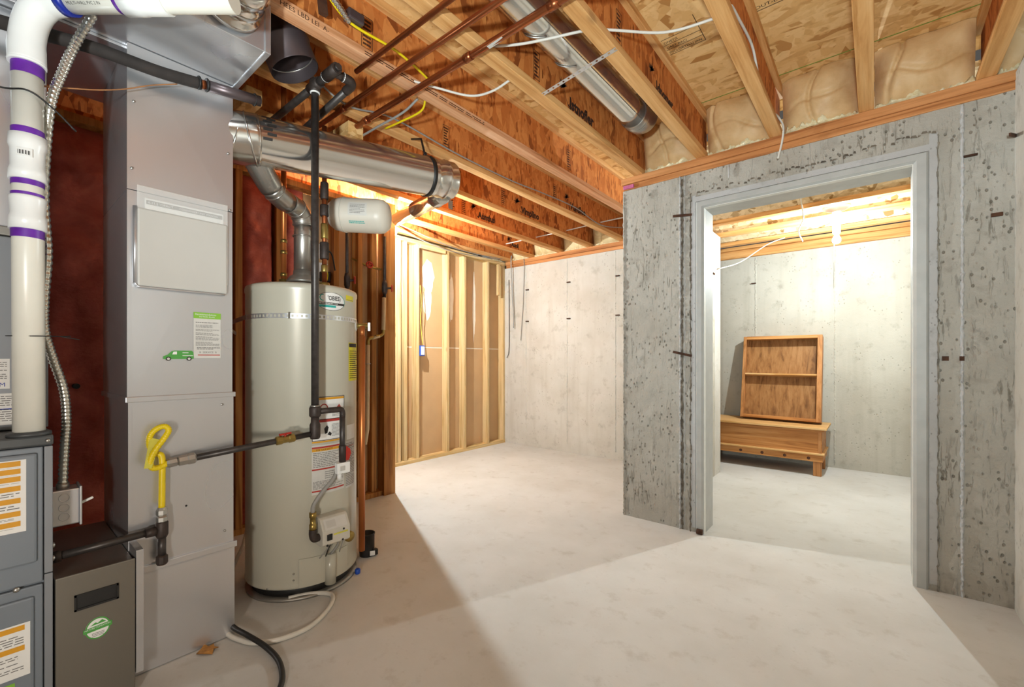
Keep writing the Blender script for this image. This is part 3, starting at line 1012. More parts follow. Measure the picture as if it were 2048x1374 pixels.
l3 = MB().rect(fn, 0.105, 0.134, 0.985, 1.150).build('paper_label', 'white', cc)
MB().rect(onx(-2.1284), 0.113, 0.130, 0.99, 1.045).build('red_block', 'red', l3)

# filter cabinet
fc = thing('filter_cabinet', 'brown metal filter cabinet with black handle slot and green sticker', 'cabinet', (-2.2, 0.235, 0))
MB().box(-2.50, FX - 0.004, 0.142, 0.328, 0.0, 0.458).build('case', 'galv_dull', fc, 0.002)
dr = MB().box(FX - 0.004, FX + 0.004, 0.142, 0.330, 0.012, 0.466).build('door', 'filter', fc, 0.003)
hd = MB()
hd.box(FX + 0.004, FX + 0.009, 0.183, 0.287, 0.350, 0.356).box(FX + 0.004, FX + 0.009, 0.183, 0.287, 0.394, 0.400)
hd.box(FX + 0.004, FX + 0.009, 0.183, 0.188, 0.350, 0.400).box(FX + 0.004, FX + 0.009, 0.282, 0.287, 0.350, 0.400)
hd.box(FX + 0.0035, FX + 0.005, 0.183, 0.287, 0.350, 0.400)
hd.build('handle_slot', 'black', dr)
mk = lambda x: (lambda a, b: (x, 0.237 + a, 0.275 + b))
m = MB().add([mk(FX + 0.0046)(0.030 * math.cos(k * math.pi / 16), 0.034 * math.sin(k * math.pi / 16)) for k in range(32)], [tuple(range(32))])
st = m.build('round_sticker', 'white', dr)
m = MB()
for k in range(32):
    a, b = k * math.pi / 16, (k + 1) * math.pi / 16
    q = [mk(FX + 0.005)(r * 0.88 * math.cos(t), r * math.sin(t)) for r, t in ((0.030, a), (0.034, a), (0.034, b), (0.030, b))]
    m.add(q, [(0, 1, 2, 3)])
m.add([mk(FX + 0.0053)(*p) for p in ((-0.034, -0.008), (0.034, -0.004), (0.034, 0.011), (-0.034, 0.006))], [(0, 1, 2, 3)])
m.add([mk(FX + 0.0053)(*p) for p in ((-0.018, 0.012), (-0.006, 0.020), (0.0, 0.016), (0.010, 0.024), (0.02, 0.014))], [(0, 1, 2, 3, 4)])
m.build('green_print', 'green', st)
text_part('NATURE CONDITION', 0.0075, lambda a, b: (FX + 0.0058, 0.206 + a, 0.2745 + b + a * 0.06), 'banner_print', 'white', st, sx=0.82)
m = MB()
m.dashes(mk(FX + 0.0053), -0.014, 0.016, -0.026, -0.012, 3, 0.4, 8)
m.build('fine_print', 'ink', st)

# ------------------------------------------------------------------ return air duct
rd = thing('return_air_duct', 'tall galvanised return air duct with plate, stickers and booklet', 'duct', (-2.28, 0.49, 0))
def panel_box(x0, x1, y0, y1, z0, z1, proud):
    m = MB().box(x0, x1, y0, y1, z0, z1)
    c = (x1 + proud, (y0 + y1) / 2, (z0 + z1) / 2)
    g = 0.012
    q = [(x1 + 0.0008, y0 + g, z0 + g), (x1 + 0.0008, y1 - g, z0 + g), (x1 + 0.0008, y1 - g, z1 - g), (x1 + 0.0008, y0 + g, z1 - g), c]
    m.add(q, [(0, 1, 4), (1, 2, 4), (2, 3, 4), (3, 0, 4)])
    return m


panel_box(-2.52, -2.043, 0.327, 0.660, 1.745, 2.264, 0.004).build('upper_section', 'galv', rd)
panel_box(-2.52, -2.043, 0.327, 0.658, 1.000, 1.742, 0.003).build('middle_section', 'galv', rd)
panel_box(-2.52, -2.043, 0.330, 0.662, 0.385, 0.985, 0.003).build('lower_section', 'galv', rd)
panel_box(-2.52, -2.040, 0.345, 0.665, 0.004, 0.372, 0.003).build('base_section', 'galv', rd)
MB().box(-2.53, -2.036, 0.322, 0.668, 0.984, 1.004).build('drive_cleat', 'galv', rd, 0.002)
MB().box(-2.53, -2.031, 0.345, 0.672, 0.366, 0.390).build('drive_cleat', 'galv', rd, 0.002)
MB().box(-2.05, -1.926, 0.332, 0.352, 0.075, 0.490).build('corner_angle', 'galv', rd, 0.001)
for (y, z) in ((0.345, 2.06), (0.34, 1.82), (0.642, 1.98), (0.648, 1.75), (0.62, 0.955), (0.63, 0.44), (0.36, 0.10)):
    MB().lathe([(0.005, 0), (0.004, 0.003), (0, 0.0035)], (-2.0395, y, z), (1, 0, 0), 10).build('screw', 'steel', rd)
MB().lathe([(0.004, 0), (0.003, 0.002)], (-2.0395, 0.50, 0.575), (1, 0, 0), 8).build('plug_hole', 'black', rd)
pl = MB().box(-2.036, -2.022, 0.352, 0.634, 1.402, 1.682).build('cover_plate', 'plate_grey', rd, 0.006)
MB().tube([(-2.03, 0.347, 1.41), (-2.03, 0.347, 1.685)], 0.007, 10).build('edge_channel', 'galv', pl)
MB().tube(catmull([(-2.028, 0.345, 1.42), (-2.026, 0.352, 1.402), (-2.026, 0.38, 1.398), (-2.026, 0.625, 1.398)], 5), 0.004, 8).build('edge_wire', 'galv', pl)
bk = MB().box(-2.0385, -2.030, 0.374, 0.622, 1.46, 1.722).build('booklet', 'white', rd, 0.001)
MB().rect(onx(-2.0295), 0.378, 0.618, 1.700, 1.715).build('grey_band', 'ink', bk)
text_part("4-11.5 'OPACT", 0.012, lambda a, b: (-2.029, 0.382 + a, 1.7032 + b), 'band_print', 'white', bk)
text_part('CONDENSER UNIT MANUAL', 0.010, lambda a, b: (-2.029, 0.475 + a, 1.7036 + b), 'band_print', 'white', bk)
MB().box(-2.0285, -2.0275, 0.352, 0.636, 1.44, 1.762).build('clear_pouch', 'pouch', rd)
# service sticker and van sticker
sk = MB().rect(onx(-2.0385), 0.523, 0.615, 1.143, 1.300).build('service_sticker', 'paper_grey', rd)
MB().rect(onx(-2.038), 0.523, 0.615, 1.298, 1.322).build('green_header', 'lime', sk)
text_part('Recommendations', 0.0105, lambda a, b: (-2.0375, 0.528 + a, 1.311 + b), 'header_print', 'white', sk, sx=0.9)
text_part('ACTION PLAN', 0.008, lambda a, b: (-2.0375, 0.541 + a, 1.3025 + b), 'header_print', 'white', sk)
m = MB()
for i, (z0, z1, r) in enumerate(((1.279, 1.286, 1), (1.262, 1.274, 3), (1.248, 1.257, 3), (1.232, 1.243, 3), (1.212, 1.228, 4), (1.190, 1.207, 5))):
    m.dashes(onx(-2.038), 0.530, 0.610, z0, z1, r, 0.4, 60 + i)
m.dashes(onx(-2.038), 0.534, 0.612, 1.176, 1.186, 2, 0.6, 70)
m.build('fine_print', 'ink', sk)
text_part('B  SERVICE  B', 0.010, lambda a, b: (-2.038, 0.542 + a, 1.162 + b), 'logo_print', 'ink', sk)
MB().rect(onx(-2.038), 0.537, 0.612, 1.153, 1.1565).build('orange_rule', 'red', sk)
van = MB()
fv = lambda x: (lambda a, b: (x, 0.428 + a * 0.096, 1.135 + b * 0.036))
van.add([fv(-2.038)(*p) for p in ((0.0, 0.18), (0.02, 0.42), (0.14, 0.55), (0.27, 0.92), (0.36, 1.0), (0.93, 1.0), (0.985, 0.85), (1.0, 0.3), (0.99, 0.12), (0.02, 0.1))], [tuple(range(10))])
vn = van.build('van_sticker', 'green', rd)
m = MB()
m.add([fv(-2.0375)(*p) for p in ((0.29, 0.6), (0.33, 0.88), (0.44, 0.9), (0.44, 0.6))], [(0, 1, 2, 3)])
m.add([fv(-2.0375)(*p) for p in ((0.62, 0.44), (0.97, 0.44), (0.97, 0.50), (0.62, 0.50))], [(0, 1, 2, 3)])
m.add([fv(-2.0375)(*p) for p in ((0.62, 0.74), (0.82, 0.74), (0.82, 0.82), (0.62, 0.82))], [(0, 1, 2, 3)])
m.build('white_print', 'white', vn)
for cx_ in (0.17, 0.84):
    m = MB().add([fv(-2.0372)(cx_ + 0.085 * math.cos(k * math.pi / 8), 0.14 + 0.21 * math.sin(k * math.pi / 8)) for k in range(16)], [tuple(range(16))])
    w = m.build('wheel_print', 'ink_dk', vn)
    m = MB().add([fv(-2.0368)(cx_ + 0.05 * math.cos(k * math.pi / 8), 0.14 + 0.12 * math.sin(k * math.pi / 8)) for k in range(16)], [tuple(range(16))])
    m.build('hub_print', 'paper_grey', w)

# trunk duct under the joists with round take-off
tk = thing('trunk_duct', 'galvanised trunk duct box hung under the joists over furnace and return duct', 'duct', (-2.0, -0.4, 2.266))
MB().box(-2.62, -1.725, -1.30, 0.674, 2.2665, 2.440).build('box', 'galv', tk, 0.002)
MB().box(-2.63, -1.718, 0.660, 0.680, 2.262, 2.443).build('end_cleat', 'galv', tk, 0.002)
MB().box(-2.115, -2.075, -0.3, 0.40, 2.256, 2.266).build('hanger_rail', 'galv', tk, 0.002)
MB().box(-2.09, -2.055, 0.33, 0.375, 2.244, 2.262).build('clip', 'steel', tk, 0.002)
to = MB().lathe([(0.098, 0), (0.098, 0.02), (0.089, 0.024), (0.089, 0.06), (0.093, 0.066), (0.089, 0.072), (0.087, 0.11), (0.092, 0.118), (0.087, 0.126), (0.084, 0.15)], (-1.726, 0.545, 2.375), (1, 0, 0.15), 36).build('take_off_collar', 'shiny', tk)
MB().tube([(-1.58, 0.545, 2.397), (-1.54, 0.55, 2.41), (-1.51, 0.57, 2.45), (-1.505, 0.58, 2.55), (-1.505, 0.58, 2.70)], 0.082, 24).build('take_off_elbow', 'shiny', tk)

# open ended dark duct stub hanging in the joist bay
ax = Vector((-0.16, -0.30, 0.80)).normalized()
o = Vector((-1.915, 0.856, 2.378))
e = thing('duct_stub', 'dark open ended round duct hanging between joists above the gas riser', 'duct', tuple(o))
prof = [(0.098, 0), (0.099, 0.004), (0.099, 0.095), (0.104, 0.10), (0.104, 0.108), (0.099, 0.113), (0.099, 0.19), (0.103, 0.196), (0.099, 0.20), (0.099, 0.34)]
MB().lathe(prof, o, ax, 40, caps=False).build('sleeve', 'dark_duct', e)
MB().lathe([(0.0965, 0.0), (0.0965, 0.34), (0.001, 0.341)], o, ax, 40, caps=False).build('liner', 'dark_duct', e)
MB().torus(o + ax * 0.05, ax, 0.0955, 0.003, 40, 6).build('inner_bead', 'steel', e)

# ------------------------------------------------------------------ big vent duct and water heater flue
vd = thing('vent_duct', 'big bright round duct running from return duct past the gas riser', 'duct', (-2.05, 1.2, 2.0))
P0, P1 = Vector((-2.115, 0.765, 2.105)), Vector((-1.925, 1.765, 2.185))
D = (P1 - P0).normalized()
L = (P1 - P0).length
prof = [(0.106, 0.0), (0.110, 0.006), (0.106, 0.012), (0.1045, L * 0.40), (0.1045, L - 0.14), (0.108, L - 0.135), (0.1045, L - 0.128), (0.1045, L - 0.07), (0.109, L - 0.066), (0.109, L - 0.055), (0.105, L - 0.05), (0.105, L - 0.01), (0.100, L), (0.0, L + 0.002)]
MB().lathe(prof, P0, D, 48).build('straight_pipe', 'shiny', vd)
el = catmull([(-2.225, 0.52, 2.078), (-2.180, 0.60, 2.086), (-2.145, 0.68, 2.096), P0 + D * 0.005, P0 + D * 0.05], 5)
m = MB()
m.tube(el[:17], 0.109, 40)
m.build('elbow', 'shiny', vd)
for q, ax_, tl in ((el[6], el[7] - el[5], 0.010), (el[10], el[11] - el[9], -0.012), (el[14], el[15] - el[13], 0.006)):
    MB().torus(q, ax_ + Vector((tl, 0, tl * 0.8)), 0.110, 0.0045, 40, 8).build('gore_seam', 'shiny', vd)
m = MB()
fnp = lambda R: (lambda t, a: P0 + D * t + (Vector((0, 0, 1)) * math.cos(a) + D.cross(Vector((0, 0, 1))).normalized() * math.sin(a)) * R)
for k in range(7):
    t0 = 0.02 + 0.016 * (k % 2)
    a0 = 0.55 + k * 0.2
    m.add([fnp(0.1075)(t0, a0), fnp(0.1075)(t0 + 0.035, a0), fnp(0.1075)(t0 + 0.035, a0 + 0.11), fnp(0.1075)(t0, a0 + 0.11)], [(0, 1, 2, 3)])
m.build('foil_tape_print', 'ink_dk', vd)
MB().tube([P0 + D * (L * 0.72) + Vector((0.02, 0.06, 0.02))] * 1 + [P0 + D * (L - 0.1) + Vector((0, 0, 0.04))], 0.001, 4).build('lap_seam', 'vent_metal', vd)
# 4 inch branch from the end of the duct, running away over the utility wall
B0 = P1 - D * 0.03 + Vector((-0.04, 0.0, -0.075))
B1 = Vector((-3.02, 2.175, 2.285))
BD = (B1 - B0).normalized()
BL = (B1 - B0).length
MB().lathe([(0.051, 0.0), (0.051, 0.12), (0.055, 0.125), (0.051, 0.13), (0.051, BL * 0.5), (0.055, BL * 0.5 + 0.005), (0.051, BL * 0.5 + 0.012), (0.051, BL)], B0, BD, 28).build('branch_pipe', 'shiny', vd)
MB().bar(P1 + Vector((-0.03, 0.02, -0.10)), P1 + Vector((-0.03, 0.02, -0.15)), 0.03, 0.004, (1, 0, 0)).build('branch_tab', 'steel', vd)
# strap hanger
hg = thing('duct_hanger', 'black strap hanger looped round the capped end of the big duct', 'hanger', (P1 - D * 0.17)[:])
Q = P1 - D * 0.165
MB().lathe([(0.1085, -0.011), (0.1105, -0.011), (0.1105, 0.011), (0.1085, 0.011), (0.1085, -0.011)], Q, D, 40, caps=False).build('strap_ring', 'black', hg)
MB().tube([Q + Vector((-0.01, 0, 0.110)), Q + Vector((-0.03, 0.005, 0.16)), Q + Vector((-0.06, 0.01, 0.235)), (-2.125, 1.63, 2.447)], 0.006, 8).build('hanger_chain', 'black', hg)
MB().torus(Q + Vector((-0.012, 0, 0.125)), (0, 1, 0), 0.012, 0.004, 14, 6).build('hanger_hook', 'black', hg)

# ------------------------------------------------------------------ water heater
HX, HY, HR = -2.318, 1.078, 0.263
wh = thing('water_heater', 'tall pale grey gas water heater with labels and steel strap', 'water heater', (HX, HY, 0))


def oncyl(phi, z0, dr=0.0):
    R = HR + dr
    def fn(a, b):
        t = math.radians(phi) + a / R
        return (HX + R * math.cos(t), HY + R * math.sin(t), z0 + b)
    return fn


def pol(phi, R, z):
    t = math.radians(phi)
    return Vector((HX + R * math.cos(t), HY + R * math.sin(t), z))


MB().lathe([(0.235, 0.0), (0.235, 0.07)], (HX, HY, 0), (0, 0, 1), 64).build('base_ring', 'black', wh)
MB().lathe([(0.262, 0.0), (0.264, 0.012), (0.240, 0.014)], (HX, HY, 0.0), (0, 0, 1), 64).build('drip_rim', 'galv_dull', wh)
MB().lathe([(0.250, 0.055), (0.263, 0.058), (0.266, 0.066), (0.263, 0.075), (HR, 0.09), (HR, 1.462), (0.266, 1.468), (0.266, 1.484), (0.262, 1.495), (0.245, 1.503), (0.10, 1.512), (0.0, 1.513)], (HX, HY, 0), (0, 0, 1), 96).build('tank_jacket', 'tank', wh)
# draft hood and flue
MB().lathe([(0.082, 1.535), (0.080, 1.548), (0.066, 1.568), (0.050, 1.578), (0.048, 1.60)], (HX, HY, 0), (0, 0, 1), 32).build('draft_hood', 'galv_dull', wh)
for k in range(3):
    a = math.radians(20 + 120 * k)
    MB().box(HX + 0.06 * math.cos(a) - 0.004, HX + 0.06 * math.cos(a) + 0.004, HY + 0.06 * math.sin(a) - 0.004, HY + 0.06 * math.sin(a) + 0.004, 1.505, 1.545).build('hood_leg', 'steel', wh)
fp = [(HX, HY, 1.57), (HX, HY, 1.80), (HX, HY, 1.84)]
fe = catmull([(HX, HY, 1.84), (HX + 0.006, HY - 0.012, 1.885), (HX + 0.03, HY - 0.05, 1.912), (HX + 0.07, HY - 0.11, 1.915)], 5)
fd = [(HX + 0.07, HY - 0.11, 1.915), (HX + 0.085, HY - 0.14, 1.918)]
f2 = catmull([(HX + 0.085, HY - 0.14, 1.918), (HX + 0.11, HY - 0.185, 1.935), (HX + 0.135, HY - 0.235, 1.975), (-2.14, 0.76, 2.07)], 5)
fl_ = thing('flue_pipe', 'grey metal flue pipe with two elbows rising from the water heater', 'flue pipe', (HX, HY, 1.57))
MB().tube(fp, 0.046, 32).build('riser', 'vent_metal', fl_)
MB().tube(fe, 0.050, 32).build('lower_elbow', 'vent_metal', fl_)
MB().tube(fd + f2[1:8], 0.050, 32).build('upper_elbow', 'vent_metal', fl_)
MB().tube(f2[7:], 0.053, 32).build('slanted_pipe', 'vent_metal', fl_)
for q, d_ in ((Vector(fp[2]), Vector((0, 0, 1))), (fe[5], fe[6] - fe[4]), (fe[10], fe[11] - fe[9]), (f2[5], f2[6] - f2[4]), (f2[9], f2[10] - f2[8]), (Vector(fp[1]) - Vector((0, 0, 0.02)), Vector((0, 0, 1)))):
    MB().torus(q, d_, 0.050, 0.0035, 32, 6).build('crimp_ring', 'vent_metal', fl_)
MB().bar(f2[11] + Vector((0.047, -0.018, 0.025)), f2[12] + Vector((0.047, -0.018, 0.035)), 0.03, 0.002, (1, 0, 0)).build('pipe_label', 'ink_dk', fl_)

# seismic strap with holes
m = MB()
N = 96
for k in range(N):
    a0, a1 = -100 + 205 * k / N, -100 + 205 * (k + 1) / N
    R = HR + 0.0015
    for z0, z1 in ((1.330, 1.3355), (1.3475, 1.353)):
        m.add([pol(a0, R, z0), pol(a1, R, z0), pol(a1, R, z1), pol(a0, R, z1)], [(0, 1, 2, 3)])
    if k % 2:
        m.add([pol(a0, R, 1.3355), pol(a1, R, 1.3355), pol(a1, R, 1.3475), pol(a0, R, 1.3475)], [(0, 1, 2, 3)])
sp = one(m, 'heater_strap', 'galv', 'perforated steel strap around the upper part of the water heater', 'strap')
MB().bar(pol(-96, HR + 0.002, 1.342), (-2.80, 0.86, 1.327), 0.002, 0.022).bar((-2.80, 0.86, 1.327), (-3.16, 1.04, 1.30), 0.002, 0.022).build('wall_tail', 'galv_dull', sp)
MB().bar(pol(-38, HR + 0.004, 1.328), pol(-38, HR + 0.004, 1.358), 0.006, 0.006, (1, 0, 0)).build('clamp', 'steel', sp)

# brand oval
def oval(fn, rx, rz, n=40):
    return [fn(rx * math.cos(2 * math.pi * k / n), rz * math.sin(2 * math.pi * k / n)) for k in range(n)]


lz = 1.421
lg = MB()
fnl = oncyl(3.5, lz, 0.001)
for i in range(24):
    x0, x1 = -0.078 + 0.156 * i / 24, -0.078 + 0.156 * (i + 1) / 24
    h0, h1 = 0.045 * math.sqrt(max(0, 1 - (x0 / 0.078) ** 2)), 0.045 * math.sqrt(max(0, 1 - (x1 / 0.078) ** 2))
    lg.add([fnl(x0, -h0), fnl(x1, -h1), fnl(x1, h1), fnl(x0, h0)], [(0, 1, 2, 3)])
lg = lg.build('brand_oval', 'white', wh)


def ovalring(fn, rx, rz, w, a0, a1, n=40):
    m = MB()
    for k in range(n):
        p, q = a0 + (a1 - a0) * k / n, a0 + (a1 - a0) * (k + 1) / n
        m.add([fn(r * math.cos(t), s * math.sin(t)) for r, s, t in ((rx, rz, p), (rx - w, rz - w, p), (rx - w, rz - w, q), (rx, rz, q))], [(0, 1, 2, 3)])
    return m


ovalring(oncyl(3.5, lz, 0.0016), 0.078, 0.045, 0.003, -0.5, 0.9).build('green_rim', 'teal', lg)
ovalring(oncyl(3.5, lz, 0.0014), 0.078, 0.045, 0.002, 0, 2 * math.pi).build('dark_rim', 'ink_dk', lg)
m = MB()
for i in range(12):
    m.rect(oncyl(3.5, lz, 0.0018), -0.075 + 0.15 * i / 12, -0.075 + 0.15 * (i + 1) / 12, -0.0165, -0.006)
m.build('black_band', 'ink_dk', lg)
m = MB()
for i in range(8):
    m.rect(oncyl(3.5, lz, 0.0018), -0.062 + 0.085 * i / 8, -0.062 + 0.085 * (i + 1) / 8, -0.030, -0.019)
m.build('teal_wave', 'teal', lg)
ovalring(oncyl(-6.2, lz + 0.016, 0.0018), 0.016, 0.0165, 0.0045, 1.3, 5.0, 20).build('crescent', 'teal', lg)
text_part("'OBIES)", 0.030, oncyl(-1.2, lz + 0.006, 0.0018), 'brand_print', 'ink_dk', lg, sx=0.78, bold=0.0006)
m = MB()
m.dashes(oncyl(-10, lz - 0.0135, 0.0022), 0, 0.10, 0, 0.005, 1, 0.8, 5)
m.build('band_print', 'paper_grey', lg)

lab = MB().rect(oncyl(22.8, 1.436, 0.001), 0, 0.070, 0, 0.029, 8).build('yellow_notice', 'yellow_label', wh)
MB().dashes(oncyl(23.5, 1.438, 0.0015), 0, 0.060, 0, 0.006, 1, 0.5, 6).build('fine_print', 'ink', lab)
lab = MB().rect(oncyl(27.8, 1.025, 0.001), 0, 0.130, 0, 0.198, 10).build('energy_label', 'yellow_label', wh)
MB().rect(oncyl(28.6, 1.200, 0.0015), 0, 0.100, 0, 0.019, 6).build('black_header', 'ink_dk', lab)
MB().dashes(oncyl(29.5, 1.035, 0.0015), 0, 0.110, 0, 0.150, 14, 0.35, 7).build('fine_print', 'ink_dk', lab)


def sheet(name, phi0, phi1, z0, z1, mat='paper_grey'):
    w = math.radians(phi1 - phi0) * HR
    return MB().rect(oncyl(phi0, z0, 0.001), 0, w, 0, z1 - z0, 10).build(name, mat, wh), w


# two warning sheets
w1, w = sheet('warning_sheet', -17.0, 20.0, 0.735, 0.956, 'white')
def band(parent, phi0, z, h, w_, mat, name):
    return MB().rect(oncyl(phi0, z, 0.0016), 0, w_, 0, h, 10).build(name, mat, parent)


m = MB()
fb = oncyl(-17.0, 0.0, 0.0018)
for q in ((0, w, 0.744, 0.747), (0, w, 0.953, 0.956), (0, 0.003, 0.744, 0.956), (w - 0.003, w, 0.744, 0.956), (0, w, 0.845, 0.848)):
    for i in range(6):
        m.rect(fb, q[0] + (q[1] - q[0]) * i / 6, q[0] + (q[1] - q[0]) * (i + 1) / 6, q[2], q[3])
m.build('black_frame', 'ink_dk', w1)
band(w1, -17.0, 0.941, 0.011, w, 'orange', 'orange_bar')
band(w1, -17.0, 0.833, 0.012, w, 'red', 'red_bar')
band(w1, -17.0, 0.735, 0.008, w, 'orange', 'orange_bar')
ovalring(oncyl(-5.0, 0.900, 0.0018), 0.020, 0.022, 0.005, 0, 6.28, 24).build('hand_symbol', 'red', w1)
m = MB()
fq = oncyl(6.0, 0.885, 0.0018)
m.add([fq(*p) for p in ((0, 0), (0.035, 0.004), (0.04, 0.018), (0.03, 0.030), (0.018, 0.018))], [(0, 1, 2, 3, 4)])
m.build('can_symbol', 'red', w1)
m = MB()
fq = oncyl(-4.0, 0.775, 0.0018)
m.add([fq(*p) for p in ((0, 0), (0.012, 0.004), (0.018, 0.030), (0.010, 0.042), (-0.004, 0.026))], [(0, 1, 2, 3, 4)])
m.add([fq(*p) for p in ((0.012, -0.004), (0.030, -0.012), (0.034, 0.0), (0.022, 0.010))], [(0, 1, 2, 3)])
m.build('figure_symbol', 'ink_dk', w1)
m = MB()
m.dashes(oncyl(3.5, 0.760, 0.0018), 0, 0.065, 0, 0.062, 10, 0.35, 12)
m.dashes(oncyl(4.0, 0.856, 0.0018), 0, 0.065, 0, 0.026, 4, 0.35, 13)
m.build('fine_print', 'ink', w1)
w2, w = sheet('warning_sheet', -17.2, 20.2, 0.488, 0.724)
band(w2, -17.0, 0.708, 0.008, w - 0.005, 'red', 'red_bar')
band(w2, -17.0, 0.694, 0.013, w - 0.02, 'orange', 'orange_bar')
band(w2, -17.0, 0.604, 0.007, w - 0.004, 'red', 'red_bar')
band(w2, -17.0, 0.500, 0.007, w - 0.004, 'red', 'red_bar')
text_part('FOR YOUR SAFETY', 0.012, oncyl(-13.0, 0.6965, 0.002), 'heading', 'ink_dk', w2, sx=0.8)
m = MB()
m.dashes(oncyl(-16.0, 0.616, 0.0018), 0, w - 0.015, 0, 0.074, 9, 0.35, 14)
m.dashes(oncyl(-16.0, 0.512, 0.0018), 0, w - 0.015, 0, 0.040, 7, 0.4, 15)
m.dashes(oncyl(-4.0, 0.556, 0.0018), 0, w * 0.6, 0, 0.040, 4, 0.3, 16)
m.build('fine_print', 'ink', w2)
w3, w = sheet('notice_sheet', 24.0, 42.0, 0.725, 0.800, 'white')
w4, w = sheet('notice_sheet', 22.0, 41.0, 0.480, 0.720)
m = MB()
m.dashes(oncyl(22.5, 0.490, 0.0018), 0, w - 0.006, 0, 0.22, 26, 0.4, 17)
m.build('fine_print', 'ink', w4)
band(w4, 22.2, 0.690, 0.003, w - 0.01, 'red', 'red_bar')

# burner cover with its raised channel
m = MB()
R = HR + 0.005
NN = 24
for k in range(NN):
    a0, a1 = -29 + 53.5 * k / NN, -29 + 53.5 * (k + 1) / NN
    t0, t1 = 0.196 - 0.006 * k / NN, 0.196 - 0.006 * (k + 1) / NN
    m.add([pol(a0, R, 0.062), pol(a1, R, 0.062), pol(a1, R, t1), pol(a0, R, t0), pol(a0, HR, 0.062), pol(a1, HR, 0.062), pol(a1, HR, t1), pol(a0, HR, t0)],
          [(0, 1, 2, 3), (3, 2, 6, 7), (1, 0, 4, 5)])
cv = m.build('burner_cover', 'tank', wh)
MB().tube([pol(1.5, HR + 0.004, 0.045), pol(1.5, HR + 0.004, 0.192)], 0.026, 20).build('wire_channel', 'tank', cv)
for ph, z in ((-34, 0.10), (-34, 0.13), (25.5, 0.09)):
    MB().lathe([(0.005, 0), (0.003, 0.004)], pol(ph, HR, z), pol(ph, 1, 0) - pol(ph, 0, 0), 8).build('cover_screw', 'steel', cv)
MB().lathe([(0.006, 0), (0.004, 0.005)], pol(-60, HR, 0.064), pol(-60, 1, 0) - pol(-60, 0, 0), 8).build('cover_screw', 'steel', wh)

# gas control valve
rad = Vector((math.cos(math.radians(-1)), math.sin(math.radians(-1)), 0))
tan = Vector((-rad.y, rad.x, 0))
upv = Vector((0, 0, 1))
c0 = pol(-1, HR, 0)
def cvp(t, r, z):
    return c0 + tan * t + rad * r + upv * z


gv = MB()
prof = [(0.0, 0.262), (0.075, 0.262), (0.090, 0.272), (0.090, 0.335), (0.060, 0.385), (0.050, 0.392), (0.0, 0.392)]
vs = [cvp(-0.068, r, z) for r, z in prof] + [cvp(0.068, r, z) for r, z in prof]
n = len(prof)
gv.add(vs, [tuple(range(n))[::-1], tuple(range(n, 2 * n))] + [(i, (i + 1) % n, n + (i + 1) % n, n + i) for i in range(n)])
gv = gv.build('gas_control', 'tank_fit', wh, 0.004)
m = MB()
m.add([cvp(t, 0.0905 - 0.030 * s + 0.001, 0.337 + 0.047 * s + 0.0008) for t, s in ((-0.055, 0.04), (0.055, 0.04), (0.055, 0.95), (-0.055, 0.95))], [(0, 1, 2, 3)])
m.build('control_label', 'paper_grey', gv)
m = MB()
m.add([cvp(t, 0.0905 - 0.030 * s + 0.0016, 0.337 + 0.047 * s + 0.0012) for t, s in ((-0.045, 0.2), (0.0, 0.2), (0.0, 0.8), (-0.045, 0.8))], [(0, 1, 2, 3)])
m.build('label_block', 'plate_grey', gv)
MB().obox(cvp(-0.036, 0.092, 0.305), tan * 0.012, rad * 0.003, upv * 0.014).build('dial_window', 'black', gv)
MB().obox(cvp(0.02, 0.091, 0.312), tan * 0.035, rad * 0.0012, upv * 0.0035).build('yellow_tab', 'yellow_tag', gv)
for t, z in ((-0.045, 0.268), (0.03, 0.275), (0.035, 0.325)):
    MB().lathe([(0.006, 0), (0.004, 0.005)], cvp(t, 0.088, z), rad, 10).build('control_knob', 'black', gv)
MB().tube([cvp(0.085, 0.0, 0.262), cvp(0.085, 0.045, 0.262)], 0.010, 12).build('drain_stem', 'brass', wh)
MB().lathe([(0.024, 0), (0.026, 0.006), (0.026, 0.016), (0.010, 0.02)], cvp(0.085, 0.04, 0.262), rad, 16).build('drain_handwheel', 'brass', wh)
for k, (a, b) in enumerate(((-0.03, -0.05), (-0.012, -0.02), (0.02, 0.005), (0.055, 0.05))):
    MB().tube(catmull([cvp(a, 0.06, 0.265), cvp(a + 0.006 * (-1) ** k, 0.045, 0.235), cvp(b, 0.02, 0.19)], 4), 0.003 if k != 2 else 0.006, 6).build('burner_wire', 'cable_grey' if k != 1 else 'black', wh)
# elbow, hose connector
MB().tube(catmull([cvp(-0.06, 0.05, 0.305), cvp(-0.09, 0.055, 0.305), cvp(-0.098, 0.055, 0.325), cvp(-0.098, 0.055, 0.35)], 5), 0.017, 14).build('inlet_elbow', 'iron_dk', wh)
MB().lathe([(0.016, 0), (0.016, 0.03), (0.013, 0.032), (0.013, 0.06), (0.016, 0.062), (0.016, 0.085)], cvp(-0.098, 0.055, 0.345), (0, 0, 1), 12).build('hose_nut', 'brass', wh)
MB().tube(catmull([cvp(-0.098, 0.055, 0.42), cvp(-0.096, 0.058, 0.462), cvp(-0.06, 0.065, 0.515), cvp(-0.005, 0.07, 0.572), cvp(0.018, 0.068, 0.62)], 8), 0.0095, 12).build('flexible_connector', 'cable_grey', wh)

